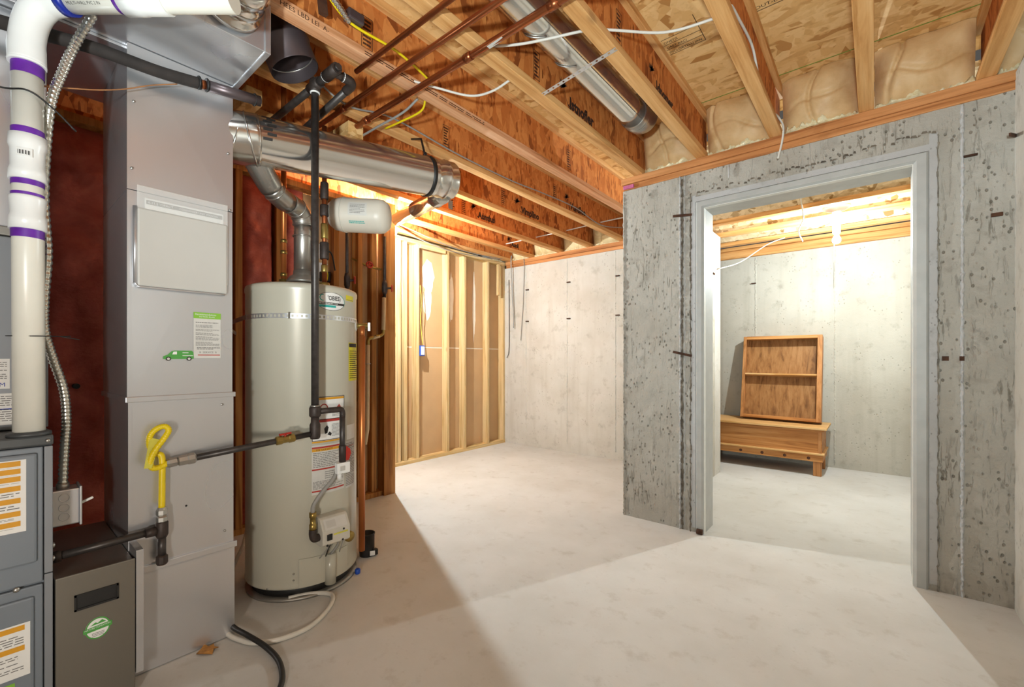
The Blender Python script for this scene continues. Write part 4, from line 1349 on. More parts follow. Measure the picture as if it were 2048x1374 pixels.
# relief valve and discharge pipe
tp = MB().tube([pol(52, HR - 0.01, 1.318), pol(52, HR + 0.06, 1.318)], 0.014, 14)
tp = tp.build('relief_valve', 'brass', wh)
MB().lathe([(0.032, 0), (0.030, 0.004), (0.016, 0.008)], pol(52, HR - 0.002, 1.318), pol(52, 1, 0) - pol(52, 0, 0), 20).build('valve_collar', 'tank_fit', tp)
MB().obox(pol(52, HR + 0.068, 1.312), (pol(52, 1, 0) - pol(52, 0, 0)) * 0.005, (pol(142, 1, 0) - pol(142, 0, 0)) * 0.012, Vector((0, 0, 0.022))).build('lift_lever', 'steel', tp)
MB().tube([pol(44, 0.303, 1.315), pol(44, 0.303, 1.25)], 0.013, 14).tube([pol(43, 0.303, 1.26), pol(42, 0.303, 0.125)], 0.0165, 16).build('discharge_pipe', 'copper_br', wh)

# supply connections on top
hot = Vector((-2.44, 1.03, 0))
hp = thing('copper_riser', 'copper hot water riser standing on the left of the heater top', 'pipe', (hot.x, hot.y, 1.505))
MB().lathe([(0.032, 1.505), (0.030, 1.53), (0.022, 1.532), (0.024, 1.562), (0.016, 1.566)], (hot.x, hot.y, 0), (0, 0, 1), 14).build('union', 'brass', hp)
MB().tube([(hot.x, hot.y, 1.56), (hot.x, hot.y, 2.60)], 0.0135, 14).build('pipe', 'copper_br', hp)
for z in (1.58, 1.70, 1.76):
    MB().lathe([(0.0165, z), (0.0165, z + 0.018)], (hot.x, hot.y, 0), (0, 0, 1), 14).build('collar', 'brass', hp)
cold = Vector((-2.265, 1.165, 0))
cp = thing('supply_riser', 'dark cold water riser with stacked fittings behind the gas riser', 'pipe', (cold.x, cold.y, 1.505))
MB().tube([(cold.x, cold.y, 1.507), (cold.x, cold.y, 2.38)], 0.0125, 14).build('pipe', 'copper', cp)
for z0, z1, r, mt in ((1.507, 1.545, 0.027, 'brass'), (1.60, 1.64, 0.017, 'brass'), (1.67, 1.76, 0.024, 'iron_dk'), (1.78, 1.86, 0.019, 'brass'), (1.90, 1.96, 0.023, 'iron_dk'), (1.99, 2.08, 0.021, 'iron_dk'), (2.11, 2.14, 0.017, 'brass')):
    MB().lathe([(r * 0.9, z0), (r, z0 + 0.006), (r, z1 - 0.006), (r * 0.9, z1)], (cold.x, cold.y, 0), (0, 0, 1), 14).build('fitting', mt, cp)
MB().tube([(cold.x, cold.y, 1.936), (-2.335, 1.205, 1.937)], 0.011, 12).build('tank_branch', 'iron_dk', cp)
MB().tube(catmull([(cold.x + 0.01, cold.y, 1.72), (cold.x + 0.02, cold.y + 0.03, 1.70), (cold.x - 0.0, cold.y + 0.06, 1.62)], 5), 0.004, 8).build('bond_wire', 'black', cp)

# expansion tank
R2 = Vector((0.7703, 0.6377, 0))
T0 = Vector((-2.30, 1.232, 1.935))
et = thing('expansion_tank', 'cream pressure tank lying sideways above the water heater', 'tank', tuple(T0 + R2 * 0.17 - Vector((0, 0, 0.115))))
TA = (R2 + Vector((0, 0, -0.05))).normalized()
MB().lathe([(0.0, -0.028), (0.028, -0.026), (0.062, -0.012), (0.084, 0.016), (0.092, 0.055), (0.094, 0.07), (0.092, 0.082), (0.092, 0.25), (0.088, 0.28), (0.07, 0.305), (0.025, 0.317), (0, 0.318)], T0, TA, 40).build('shell', 'expansion', et)
MB().torus(T0 + TA * 0.07, TA, 0.0925, 0.003, 40, 6).build('weld_seam', 'tank_fit', et)
MB().lathe([(0.012, 0), (0.012, 0.03)], T0 - TA * 0.05, TA, 12).build('inlet', 'brass', et)
side = TA.cross(Vector((0, 0, 1))).normalized()
def on_tank(R):
    return lambda a, b: T0 + TA * (0.115 + a) + (side * math.cos(b / 0.092) + Vector((0, 0, 1)) * math.sin(b / 0.092)) * R
lt = MB()
for i in range(6):
    lt.rect(on_tank(0.0926), 0.0, 0.10, -0.025 + 0.012 * i, -0.025 + 0.012 * (i + 1))
lt = lt.build('tank_label', 'paper_grey', et)
MB().dashes(on_tank(0.0931), 0.01, 0.09, -0.017, 0.037, 7, 0.35, 22).build('fine_print', 'ink', lt)
MB().dashes(on_tank(0.0928), 0.0, 0.085, -0.07, -0.053, 2, 0.6, 23).build('fine_print', 'teal', et)
# outlet plates and plug
fo = one(MB().box(-3.252, -3.244, 1.60, 1.66, 1.90, 2.01), 'outlet_plate', 'white', 'white blank plate on the wall just above the black power adapter', 'plate')
fo2 = thing('outlet', 'pale wall outlet with black power adapter over the heater', 'outlet', (-3.25, 1.66, 1.74))
MB().box(-3.252, -3.246, 1.625, 1.695, 1.75, 1.87).build('cover', 'white', fo2, 0.002)
MB().box(-3.246, -3.19, 1.628, 1.692, 1.725, 1.80).build('adapter', 'black', fo2, 0.005)
MB().tube([(-3.20, 1.655, 1.725), (-3.19, 1.655, 1.62), (-3.0, 1.60, 1.50)], 0.004, 6).build('cord', 'black', fo2)
MB().tube(catmull([(-3.186, 1.66, 1.80), (-3.186, 1.665, 1.77), (-3.186, 1.66, 1.73)], 4), 0.004, 6).build('ground_wire', 'yellow', fo2)


# ------------------------------------------------------------------ shut-off valves on the wall
def handwheel(parent, c, axis, R):
    A = Vector(axis).normalized()
    h = MB().torus(c, A, R, R * 0.22, 20, 8)
    ref = Vector((0, 0, 1))
    B = A.cross(ref).normalized()
    for k in range(5):
        a = 2 * math.pi * k / 5
        h.tube([Vector(c), Vector(c) + (ref * math.cos(a) + B * math.sin(a)) * R], R * 0.16, 6)
    h.lathe([(R * 0.34, -R * 0.2), (R * 0.34, R * 0.3)], c, A, 10)
    return h.build('handwheel', 'red_paint', parent)


v1 = thing('shutoff_valve', 'dark pipe with red handwheel on the wall to the left of the end post', 'valve', (-3.10, 1.773, 1.65))
MB().tube([(-3.10, 1.773, 1.62), (-3.10, 1.773, 2.30)], 0.012, 12).build('pipe', 'iron_dk', v1)
MB().lathe([(0.016, 1.68), (0.022, 1.70), (0.022, 1.76), (0.016, 1.79)], (-3.10, 1.773, 0), (0, 0, 1), 12).build('valve_body', 'iron_dk', v1)
MB().tube([(-3.10, 1.773, 1.735), (-3.075, 1.815, 1.74)], 0.009, 10).build('stem', 'iron_dk', v1)
handwheel(v1, (-3.072, 1.82, 1.742), (0.6, 0.8, 0), 0.026)
v2 = thing('shutoff_valve', 'dark pipe with red handwheel above a beige sleeved pipe by the end post', 'valve', (-3.10, 2.10, 0.6))
MB().tube([(-3.10, 2.105, 1.64), (-3.10, 2.105, 2.14)], 0.012, 12).build('pipe', 'iron_dk', v2)
MB().lathe([(0.015, 1.67), (0.022, 1.69), (0.022, 1.75), (0.015, 1.78)], (-3.10, 2.105, 0), (0, 0, 1), 12).build('valve_body', 'iron_dk', v2)
MB().tube([(-3.10, 2.105, 1.72), (-3.075, 2.150, 1.72)], 0.009, 10).build('stem', 'iron_dk', v2)
handwheel(v2, (-3.072, 2.157, 1.72), (0.6, 0.8, 0), 0.026)
MB().lathe([(0.015, 1.635), (0.0165, 1.65)], (-3.10, 2.10, 0), (0, 0, 1), 12).build('tape_band', 'black', v2)
MB().tube([(-3.10, 2.10, 1.64), (-3.10, 2.092, 1.375)], 0.0165, 14).build('sleeve', 'cpvc', v2)
MB().tube(catmull([(-3.10, 2.09, 1.39), (-3.10, 2.088, 1.345), (-3.10, 2.06, 1.325), (-3.10, 2.02, 1.318)], 5), 0.013, 12).build('elbow', 'brass', v2)
MB().tube([(-3.10, 2.055, 1.322), (-3.10, 1.99, 1.305)], 0.0135, 12).build('sleeve', 'cpvc', v2)
MB().tube(catmull([(-3.10, 2.0, 1.31), (-3.10, 1.965, 1.30), (-3.10, 1.952, 1.28), (-3.10, 1.951, 1.245)], 5), 0.014, 12).build('elbow', 'brass', v2)
MB().tube([(-3.10, 1.951, 1.25), (-3.10, 1.945, 0.58), (-3.125, 1.94, 0.46)], 0.0165, 14).build('sleeve', 'cpvc', v2)
MB().torus((-3.10, 1.949, 1.10), (0, 0, 1), 0.021, 0.003, 16, 6).build('pipe_clamp', 'steel', v2)
v3 = thing('shutoff_valve', 'small red handwheel on a horizontal branch between the two wall valves', 'valve', (-3.18, 1.99, 1.87))
MB().tube([(-3.19, 1.86, 1.935), (-3.16, 2.0, 1.885), (-3.13, 2.09, 1.875)], 0.009, 10).build('pipe', 'brass', v3)
handwheel(v3, (-3.13, 1.985, 1.895), (0.9, -0.3, 0.2), 0.024)

# ------------------------------------------------------------------ gas piping
GX, GY = -1.968, 0.968
gl = thing('gas_line', 'black iron gas riser with tees and a branch to the yellow connector', 'pipe', (GX, GY, 0.76))
MB().tube([(GX, GY, 0.86), (GX, GY, 2.40)], 0.0165, 16).build('riser', 'iron', gl)
MB().lathe([(0.022, 0.875), (0.025, 0.882), (0.025, 0.915), (0.022, 0.922)], (GX, GY, 0), (0, 0, 1), 16).build('tee', 'iron_dk', gl)
MB().lathe([(0.019, 0.775), (0.023, 0.785), (0.023, 0.84), (0.018, 0.85), (0.017, 0.88)], (GX, GY, 0), (0, 0, 1), 16).build('elbow', 'iron_dk', gl)
MB().torus((GX, GY, 0.925), (0, 0, 1), 0.0185, 0.004, 16, 6).build('pipe_clip', 'steel', gl)
dp = pol(4.5, 0.345, 0)
MB().tube([(GX, GY, 0.898)] + catmull([(dp.x, dp.y - 0.03, 0.898), (dp.x, dp.y - 0.008, 0.896), (dp.x, dp.y, 0.88), (dp.x, dp.y, 0.86)], 5), 0.0135, 14).build('branch_elbow', 'iron_dk', gl)
MB().tube([(dp.x, dp.y, 0.87), (dp.x, dp.y, 0.66)], 0.0135, 14).build('drop_pipe', 'iron', gl)
MB().lathe([(0.016, 0.645), (0.017, 0.72), (0.0145, 0.725)], (dp.x, dp.y, 0), (0, 0, 1), 12).build('cock_body', 'iron_dk', gl)
m = MB()
m.add([(dp.x + 0.017, dp.y + 0.010, 0.722), (dp.x + 0.017, dp.y + 0.03, 0.705), (dp.x + 0.019, dp.y + 0.035, 0.685), (dp.x + 0.017, dp.y + 0.024, 0.652), (dp.x + 0.017, dp.y + 0.008, 0.652)], [(0, 1, 2, 3, 4)])
m.add([(dp.x + 0.010, dp.y + 0.010, 0.722), (dp.x + 0.010, dp.y + 0.03, 0.705), (dp.x + 0.010, dp.y + 0.035, 0.685), (dp.x + 0.010, dp.y + 0.024, 0.652), (dp.x + 0.010, dp.y + 0.008, 0.652)], [(4, 3, 2, 1, 0)])
m.build('red_lever', 'red_paint', gl)
lk = MB().obox((dp.x + 0.006, dp.y - 0.003, 0.618), (0.014, 0, 0), (0, 0.033, 0), (0, 0, 0.026)).build('white_module', 'white', gl, 0.004)
MB().obox((dp.x + 0.021, dp.y - 0.010, 0.618), (0.0012, 0, 0), (0, 0.012, 0), (0, 0, 0.011)).build('display', 'plate_grey', lk)
MB().tube([(dp.x + 0.004, dp.y - 0.018, 0.593), (dp.x + 0.004, dp.y - 0.018, 0.565)], 0.010, 10).build('module_foot', 'white', lk)
a_, b_ = Vector((-1.998, 0.435, 0.757)), Vector((GX, GY, 0.800))
dd = (b_ - a_)
MB().tube([a_, b_], 0.0125, 14).build('branch_pipe', 'iron', gl)
MB().lathe([(0.014, 0), (0.017, 0.008), (0.017, 0.03), (0.013, 0.032), (0.019, 0.036), (0.019, 0.062), (0.021, 0.066), (0.021, 0.085), (0.015, 0.09)], a_ - dd.normalized() * 0.005, dd, 8, False).build('union', 'steel', gl)
vb = a_ + dd * 0.76
va = MB().lathe([(0.014, -0.04), (0.019, -0.036), (0.019, -0.015), (0.016, -0.01), (0.016, 0.012), (0.019, 0.016), (0.019, 0.036), (0.014, 0.04)], vb, dd, 8, False).build('ball_valve', 'brass', gl)
MB().obox(vb + Vector((0, 0.0, 0.024)), dd.normalized() * 0.024, Vector((0.005, 0, 0)), Vector((0, 0, 0.004))).tube([vb, vb + Vector((0, 0, 0.026))], 0.006, 8).build('red_lever', 'red_paint', va)
# fittings at the top of the riser
MB().lathe([(0.021, 2.355), (0.024, 2.362), (0.024, 2.405), (0.018, 2.412)], (GX, GY, 0), (0, 0, 1), 16).build('tee', 'iron_dk', gl)
MB().torus((GX, GY, 2.352), (0, 0, 1), 0.0175, 0.0045, 16, 6).build('thread_tape', 'white', gl)
MB().tube([(GX - 0.62, GY, 2.385), (GX + 0.03, GY, 2.385)], 0.0165, 14).build('run_pipe', 'iron', gl)
MB().tube([(GX - 0.045, GY, 2.385), (GX + 0.045, GY, 2.385)], 0.023, 14).build('tee', 'iron_dk', gl)
MB().tube([(GX + 0.03, GY, 2.385), (GX + 0.11, GY, 2.385)], 0.0175, 14).build('nipple', 'iron', gl)
MB().tube([(GX + 0.10, GY, 2.385), (GX + 0.195, GY, 2.385)], 0.023, 14).build('tee', 'iron_dk', gl)
MB().tube([(GX + 0.195, GY, 2.385), (GX + 0.21, GY, 2.385)], 0.015, 6).build('plug', 'iron', gl)
MB().torus((GX + 0.098, GY, 2.385), (1, 0, 0), 0.019, 0.004, 16, 6).build('thread_tape', 'white', gl)
MB().tube([(GX + 0.155, GY, 2.385), (GX + 0.155, GY + 0.055, 2.385)], 0.017, 12).build('nipple', 'iron_dk', gl)
MB().tube(catmull([(GX + 0.155, GY + 0.045, 2.385), (GX + 0.155, GY + 0.085, 2.383), (GX + 0.135, GY + 0.10, 2.378), (GX + 0.09, GY + 0.10, 2.372)], 5), 0.020, 14).build('elbow', 'iron_dk', gl)
MB().torus((GX + 0.155, GY + 0.05, 2.385), (0, 1, 0), 0.0175, 0.0035, 16, 6).build('thread_tape', 'white', gl)
MB().tube([(GX + 0.10, GY + 0.10, 2.373), (GX - 0.55, GY + 0.10, 2.31)], 0.0165, 14).build('run_pipe', 'iron', gl)

# furnace gas drop with yellow flexible connector
fg = thing('gas_drop', 'iron tee and nipple with cap feeding the furnace under the yellow hose', 'pipe', (-2.0, 0.416, 0.39))
MB().lathe([(0.015, 0.49), (0.019, 0.50), (0.019, 0.545), (0.015, 0.55)], (-2.0, 0.417, 0), (0, 0, 1), 14).build('tee', 'iron_dk', fg)
MB().tube([(-2.0, 0.417, 0.49), (-2.0, 0.417, 0.42)], 0.0125, 14).build('nipple', 'iron', fg)
MB().lathe([(0.015, 0.392), (0.018, 0.398), (0.018, 0.422), (0.014, 0.426)], (-2.0, 0.417, 0), (0, 0, 1), 10, False).build('cap', 'iron_dk', fg)
MB().tube([(-2.0, 0.417, 0.520), (-2.0, 0.139, 0.512)], 0.0125, 14).build('run_pipe', 'iron', fg)
MB().lathe([(0.017, 0), (0.017, 0.03)], (-2.0, 0.37, 0.518), (0, 1, 0), 12).build('coupling', 'iron_dk', fg)
MB().lathe([(0.018, 0), (0.018, 0.02)], (-2.0, 0.140, 0.512), (0, 1, 0), 12).build('coupling', 'iron_dk', fg)
MB().lathe([(0.014, 0.545), (0.018, 0.550), (0.018, 0.565), (0.014, 0.570), (0.018, 0.575), (0.018, 0.590), (0.013, 0.600)], (-2.0, 0.417, 0), (0, 0, 1), 8, False).build('flare_nut', 'steel', fg)
yh = thing('gas_connector', 'yellow coated flexible gas connector looped in front of the return duct', 'hose', (-2.0, 0.41, 0.59))
path = catmull([(-1.998, 0.434, 0.757), (-1.994, 0.410, 0.748), (-1.988, 0.388, 0.750), (-1.984, 0.380, 0.772), (-1.984, 0.392, 0.808), (-1.984, 0.420, 0.852), (-1.986, 0.4335, 0.878), (-1.99, 0.424, 0.894), (-1.996, 0.402, 0.888), (-2.004, 0.385, 0.865), (-2.012, 0.384, 0.83), (-2.014, 0.395, 0.80), (-2.013, 0.408, 0.792)], 14)
m = MB()
m.tube(path, [0.0105 if i % 3 else 0.0088 for i in range(len(path))], 12)
m.build('corrugated_loop', 'yellow', yh)
MB().tube(catmull([(-2.013, 0.406, 0.793), (-2.008, 0.416, 0.788), (-2.004, 0.419, 0.765), (-2.002, 0.418, 0.70), (-2.0, 0.4165, 0.594)], 8), 0.0105, 14).build('smooth_tail', 'yellow', yh)
m = MB()
m.add([(-1.999, 0.382, 0.858), (-1.996, 0.414, 0.846), (-1.972, 0.382, 0.752), (-1.972, 0.361, 0.755)], [(0, 1, 2, 3)])
m.add([(-2.0, 0.382, 0.858), (-1.997, 0.414, 0.846), (-1.973, 0.382, 0.752), (-1.973, 0.361, 0.755)], [(3, 2, 1, 0)])
m.build('paper_tag', 'yellow_tag', yh)

# ------------------------------------------------------------------ white plastic flue pipe
px_, py_ = -1.96, 0.090
pv = thing('pvc_pipe', 'white plastic pipe with purple primer rings rising from the furnace', 'pipe', (px_, py_, 0.911))
r_ = 0.0345
lean = lambda z: (px_, py_ - 0.004 * (z - 0.91) / 1.1, z)
MB().tube([lean(0.912), lean(2.09)], r_, 32).build('lower_pipe', 'pvc', pv)
MB().lathe([(0.048, 0), (0.047, 0.008), (0.040, 0.012)], (px_, py_, 0.911), (0, 0, 1), 28).build('base_collar', 'furnace_dk', pv)
# long sweep coupling
MB().lathe([(0.0405, 1.672), (0.0405, 1.700), (0.037, 1.712), (0.037, 1.762), (0.041, 1.775), (0.041, 1.806), (0.0355, 1.808)], (px_, py_ - 0.003, 0), (0, 0, 1), 32).build('upper_coupling', 'pvc_fit', pv)
MB().lathe([(0.0405, 1.525), (0.0405, 1.560), (0.037, 1.572), (0.0395, 1.615), (0.0405, 1.622), (0.0355, 1.626)], (px_, py_ - 0.0025, 0), (0, 0, 1), 32).build('lower_coupling', 'pvc_fit', pv)
for z0, z1 in ((1.500, 1.526), (1.624, 1.634), (1.656, 1.673), (1.806, 1.826), (1.985, 2.022)):
    MB().lathe([(r_ + 0.0009, z0), (r_ + 0.0012, z1)], (px_, py_ - 0.003, 0), (0, 0, 1), 32, caps=False).build('primer_ring', 'primer', pv)
pl_ = MB().rect(lambda a, b: (px_ + 0.0415 * math.cos(-0.35 + a / 0.041), py_ - 0.003 + 0.0415 * math.sin(-0.35 + a / 0.041), 1.735 + b), -0.012, 0.022, 0, 0.024, 6)
pl_ = pl_.build('barcode_label', 'white', pv)
m = MB()
for k in range(9):
    m.rect(lambda a, b: (px_ + 0.0420 * math.cos(-0.35 + a / 0.041), py_ - 0.003 + 0.0420 * math.sin(-0.35 + a / 0.041), 1.740 + b), -0.008 + 0.003 * k, -0.008 + 0.003 * k + 0.001 * (1 + k % 2), 0, 0.012)
m.build('barcode', 'ink_dk', pl_)
zt = 2.216
EV = Vector((px_, py_ - 0.004, 0))
HD = Vector((0.7703, 0.6377, 0.0)).normalized()
ep = catmull([EV + Vector((0, 0, 2.02)), EV + Vector((0, 0, 2.10)), EV + Vector((0, 0, 2.165)) + HD * 0.018, EV + Vector((0, 0, 2.205)) + HD * 0.055, EV + Vector((0, 0, zt)) + HD * 0.11], 6)
MB().tube(ep, [0.0415] * 5 + [0.0400] * (len(ep) - 5), 32).build('elbow', 'pvc_fit', pv)
MB().torus(EV + Vector((0, 0, 2.026)), (0, 0, 1), 0.0395, 0.003, 32, 6).build('elbow_lip', 'pvc_fit', pv)
H0 = EV + Vector((0, 0, zt))
MB().tube([H0 + HD * 0.08, H0 + HD * 0.62], r_, 32).build('upper_pipe', 'pvc', pv)
MB().lathe([(0.0415, 0.105), (0.0415, 0.130)], H0, HD, 32).build('blue_band', 'blue', pv)
MB().lathe([(r_ + 0.001, 0.275), (r_ + 0.001, 0.292)], H0, HD, 32).build('primer_ring', 'primer', pv)
MB().lathe([(0.042, 0.290), (0.042, 0.345), (0.040, 0.35), (0.040, 0.42)], H0, HD, 32).build('end_coupling', 'pvc_fit', pv)
nv = HD.cross(Vector((0, 0, 1))).normalized()
fH = lambda a, b: H0 + HD * (0.14 + a) + (nv * math.cos(-0.95 + b / r_) + Vector((0, 0, 1)) * math.sin(-0.95 + b / r_)) * (r_ + 0.0006)
text_part('MULTI-WALL PVC 2 IN', 0.011, fH, 'pipe_print', 'ink_dk', pv, sx=0.9)

# zip ties and wires by the pipe
zt1 = MB().torus((px_ - 0.03, py_ + 0.022, 1.21), (0.03, -0.02, 1), 0.068, 0.0016, 30, 5)
zt1.tube([(px_ + 0.03, py_ + 0.06, 1.209), (px_ + 0.03, py_ + 0.105, 1.200)], 0.0016, 5)
one(zt1, 'cable_tie', 'black', 'black cable tie round white pipe and conduit at chest height', 'cable tie')
one(MB().tube(catmull([(-2.0, -0.12, 1.93), (-1.955, 0.03, 1.928), (-1.92, 0.085, 1.93), (-1.93, 0.135, 1.905), (-1.95, 0.19, 1.86)], 8), 0.0026, 8), 'black_wire', 'black', 'black wire hung across the upper white pipe', 'wire')
one(MB().tube(catmull([(-1.985, 0.120, 1.985), (-1.985, 0.19, 2.01), (-1.99, 0.25, 2.036), (-1.995, 0.315, 2.072), (-1.995, 0.383, 2.117), (-1.99, 0.46, 2.157)], 8), 0.0022, 8), 'thermostat_wire', 'wire_brown', 'thin brown wire strung from the conduit to the black insulated line', 'wire')

# flexible conduit and switch box
cpts = catmull([(-1.95, 0.229, 2.255), (-1.948, 0.187, 2.133), (-1.95, 0.159, 2.032), (-1.962, 0.136, 1.934), (-2.01, 0.128, 1.80), (-2.055, 0.127, 1.64), (-2.055, 0.134, 1.48), (-2.055, 0.127, 1.33), (-2.055, 0.128, 1.23), (-2.06, 0.148, 1.135), (-2.07, 0.172, 1.035), (-2.08, 0.179, 0.935), (-2.085, 0.175, 0.835), (-2.085, 0.171, 0.722)], 1)
# resample evenly for the corrugation
seg = catmull([tuple(p) for p in cpts], 24)
acc, out = 0.0, [seg[0]]
for a, b in zip(seg, seg[1:]):
    acc += (b - a).length
    if acc >= 0.0032:
        out.append(b)
        acc = 0.0
m = MB()
m.tube(out, [0.0128 if i % 3 else 0.0100 for i in range(len(out))], 12)
co = one(m, 'flexible_conduit', 'conduit', 'silver corrugated conduit hanging down beside the white pipe', 'conduit')
sb = thing('switch_box', 'grey metal switch box with toggle on the furnace side', 'switch', (-2.09, 0.175, 0.585))
MB().box(-2.135, -2.055, 0.138, 0.208, 0.590, 0.708).build('box', 'galv', sb, 0.004)
MB().box(-2.137, -2.050, 0.208, 0.214, 0.584, 0.714).build('cover', 'galv', sb, 0.002)
MB().bar((-2.09, 0.214, 0.648), (-2.085, 0.245, 0.662), 0.008, 0.008).build('toggle', 'white', sb, 0.002)
for z in (0.620, 0.650, 0.682):
    MB().torus((-2.0548, 0.172, z), (1, 0, 0), 0.0125, 0.0013, 20, 5).build('knockout', 'galv', sb)
MB().lathe([(0.016, 0), (0.016, 0.018)], (-2.085, 0.171, 0.708), (0, 0, 1), 14).build('connector', 'steel', sb)

# insulated refrigerant line
rl = thing('refrigerant_line', 'black foam covered line sloping under the trunk duct', 'pipe', (-1.98, 0.3, 2.1))
MB().tube(catmull([(-2.07, -0.30, 2.125), (-2.045, 0.05, 2.165), (-2.012, 0.23, 2.178), (-1.98, 0.40, 2.17), (-1.975, 0.53, 2.185)], 8), 0.0205, 18).build('foam_sleeve', 'black_foam', rl)
MB().tube([(-1.975, 0.525, 2.184), (-1.972, 0.545, 2.187)], 0.016, 16).build('bare_gap', 'copper', rl)
MB().tube([(-1.972, 0.545, 2.187), (-1.965, 0.735, 2.208)], 0.0200, 18).build('foam_sleeve', 'dark_duct', rl)
for y in (0.522, 0.548, 0.715):
    MB().torus((-1.97, y, 2.184 + (y - 0.522) * 0.12), (0, 1, 0.1), 0.021, 0.004, 20, 6).build('tape_ring', 'black', rl)

# ------------------------------------------------------------------ overhead water pipes
for (y, r, x0, x1, lab) in ((1.074, 0.0110, -1.80, 0.45, 'thin copper pipe under the joists, next to the black gas fittings'),
                            (1.190, 0.0125, -2.60, 0.45, 'copper pipe under the joists with a soldered coupling, between the other two'),
                            (1.325, 0.0150, -2.45, 0.45, 'thickest copper pipe under the joists, on the side of the bright duct')):
    e = thing('overhead_pipe', lab, 'pipe', ((x0 + x1) / 2, y, 2.42), 'copper pipes under the joists')
    MB().tube([(x0, y, 2.444 - r), (x1, y, 2.444 - r)], r, 14).build('pipe', 'copper', e)
    for xx in ((-2.12, -0.9) if y > 1.15 else (-0.85,)):
        MB().tube([(xx - 0.022, y, 2.444 - r), (xx + 0.022, y, 2.444 - r)], r * 1.22, 14).build('coupling', 'copper', e)
    if y > 1.3:
        MB().tube([(-1.36, y, 2.444 - r), (-1.32, y, 2.444 - r)], r * 1.2, 14).build('coupling', 'copper', e)
        MB().bar((-1.22, y - 0.004, 2.414), (-1.14, y - 0.004, 2.416), 0.018, 0.001).build('pipe_label', 'paper_grey', e)
# blocking
for x0, x1, y0, y1, lab in ((-2.62, -2.215, 1.275, 1.365, 'strand board block beam beside the copper pipes over the heater'), (-2.62, -2.30, 0.80, 0.87, 'strand board block beam behind the dark duct stub')):
    one(MB().box(x0, x1, y0, y1, 2.37, 2.4435), 'blocking_beam', 'subfloor', lab, 'beam', bevel=0.002)

# bright round duct between joists
bd = thing('supply_duct', 'bright round supply duct lying between two joists', 'duct', (-1.085, 1.0, 2.50))
y0, y1 = -3.0, 2.42
MB().lathe([(0.075, 0), (0.075, y1 - y0 - 1.2), (0.078, y1 - y0 - 1.195), (0.075, y1 - y0 - 1.185), (0.075, y1 - y0 - 0.10), (0.078, y1 - y0 - 0.09), (0.075, y1 - y0 - 0.08), (0.075, y1 - y0)], (-1.085, y0, 2.565), (0, 1, 0), 40).build('straight_pipe', 'shiny', bd)
MB().lathe([(0.080, 0), (0.082, 0.005), (0.080, 0.012), (0.080, 0.04), (0.082, 0.046), (0.080, 0.05)], (-1.085, y1 - 0.005, 2.565), (0, 1, 0), 40).build('end_collar', 'vent_metal', bd)
MB().tube(catmull([(-1.085, y1 + 0.04, 2.565), (-1.085, y1 + 0.10, 2.575), (-1.085, y1 + 0.16, 2.62), (-1.085, y1 + 0.18, 2.742)], 5), 0.079, 30).build('elbow', 'vent_metal', bd)
MB().tube([(-1.03, 0.2, 2.515), (-1.03, y1 - 0.02, 2.515)], 0.0025, 6).build('lap_seam', 'vent_metal', bd)
for y in (1.46, 1.70):
    MB().tube(catmull([(-1.155, y, 2.54), (-1.135, y, 2.505), (-1.10, y + 0.02, 2.488), (-1.06, y + 0.05, 2.490)], 5), 0.003, 6).build('seam_mark', 'vent_metal', bd)
# perforated strap below it
m = MB()
sx0, sx1, sy0, sy1 = -1.262, -0.838, 1.752, 1.690
N = 40
for k in range(N):
    a, b = k / N, (k + 1) / N
    for w0, w1 in ((0, 0.006), (0.016, 0.022)) + (((0.006, 0.016),) if k % 3 else ()):
        m.add([(sx0 + (sx1 - sx0) * t, sy0 + (sy1 - sy0) * t + w, zz) for zz in (2.4445, 2.4435) for t, w in ((a, w0), (b, w0), (b, w1), (a, w1))], [(0, 1, 2, 3), (7, 6, 5, 4), (0, 4, 5, 1), (3, 2, 6, 7)])
one(m, 'perforated_strap', 'galv', 'perforated steel strap nailed across two joists under the bright duct', 'strap')

# ------------------------------------------------------------------ cables
def cable(pts, r, mat, label, name='cable', n=7):
    return one(MB().tube(catmull(pts, n), r, 8), name, mat, label, 'cable')


cable([(-2.085, 0.60, 2.60), (-2.06, 0.95, 2.50), (-2.085, 1.19, 2.44), (-2.10, 1.48, 2.50), (-2.118, 1.99, 2.487), (-2.118, 2.54, 2.486), (-2.118, 2.96, 2.51), (-2.118, 3.48, 2.525), (-2.115, 3.94, 2.478), (-2.09, 4.41, 2.55)], 0.005, 'cable_grey', 'thin grey cable stapled along the joist above the big vent duct')
cable([(-1.71, 1.30, 2.47), (-1.624, 1.40, 2.445), (-1.524, 1.52, 2.425), (-1.42, 1.565, 2.428), (-1.31, 1.585, 2.455)], 0.0055, 'cable_white', 'white cable sagging between the pink flanged joist and its neighbour')
cable([(-1.28, 1.41, 2.495), (-1.18, 1.455, 2.482), (-1.075, 1.50, 2.478), (-0.921, 1.584, 2.492), (-0.841, 1.65, 2.495), (-0.669, 1.80, 2.490), (-0.50, 1.857, 2.495), (-0.44, 1.87, 2.50), (-0.432, 1.86, 2.515), (-0.43, 1.96, 2.53), (-0.425, 2.19, 2.545), (-0.425, 2.30, 2.50), (-0.435, 2.42, 2.49), (-0.435, 2.75, 2.50), (-0.425, 2.90, 2.52), (-0.405, 2.925, 2.47), (-0.41, 2.935, 2.40), (-0.432, 2.94, 2.30)], 0.0055, 'cable_white', 'white cable crossing the bright duct and hanging over the doorway wall')
cable([(-1.60, 0.82, 2.53), (-1.636, 0.948, 2.50), (-1.629, 1.159, 2.50), (-1.662, 1.353, 2.495), (-1.69, 1.42, 2.49)], 0.0055, 'yellow', 'yellow cable leaving the armoured conduit beside a joist')
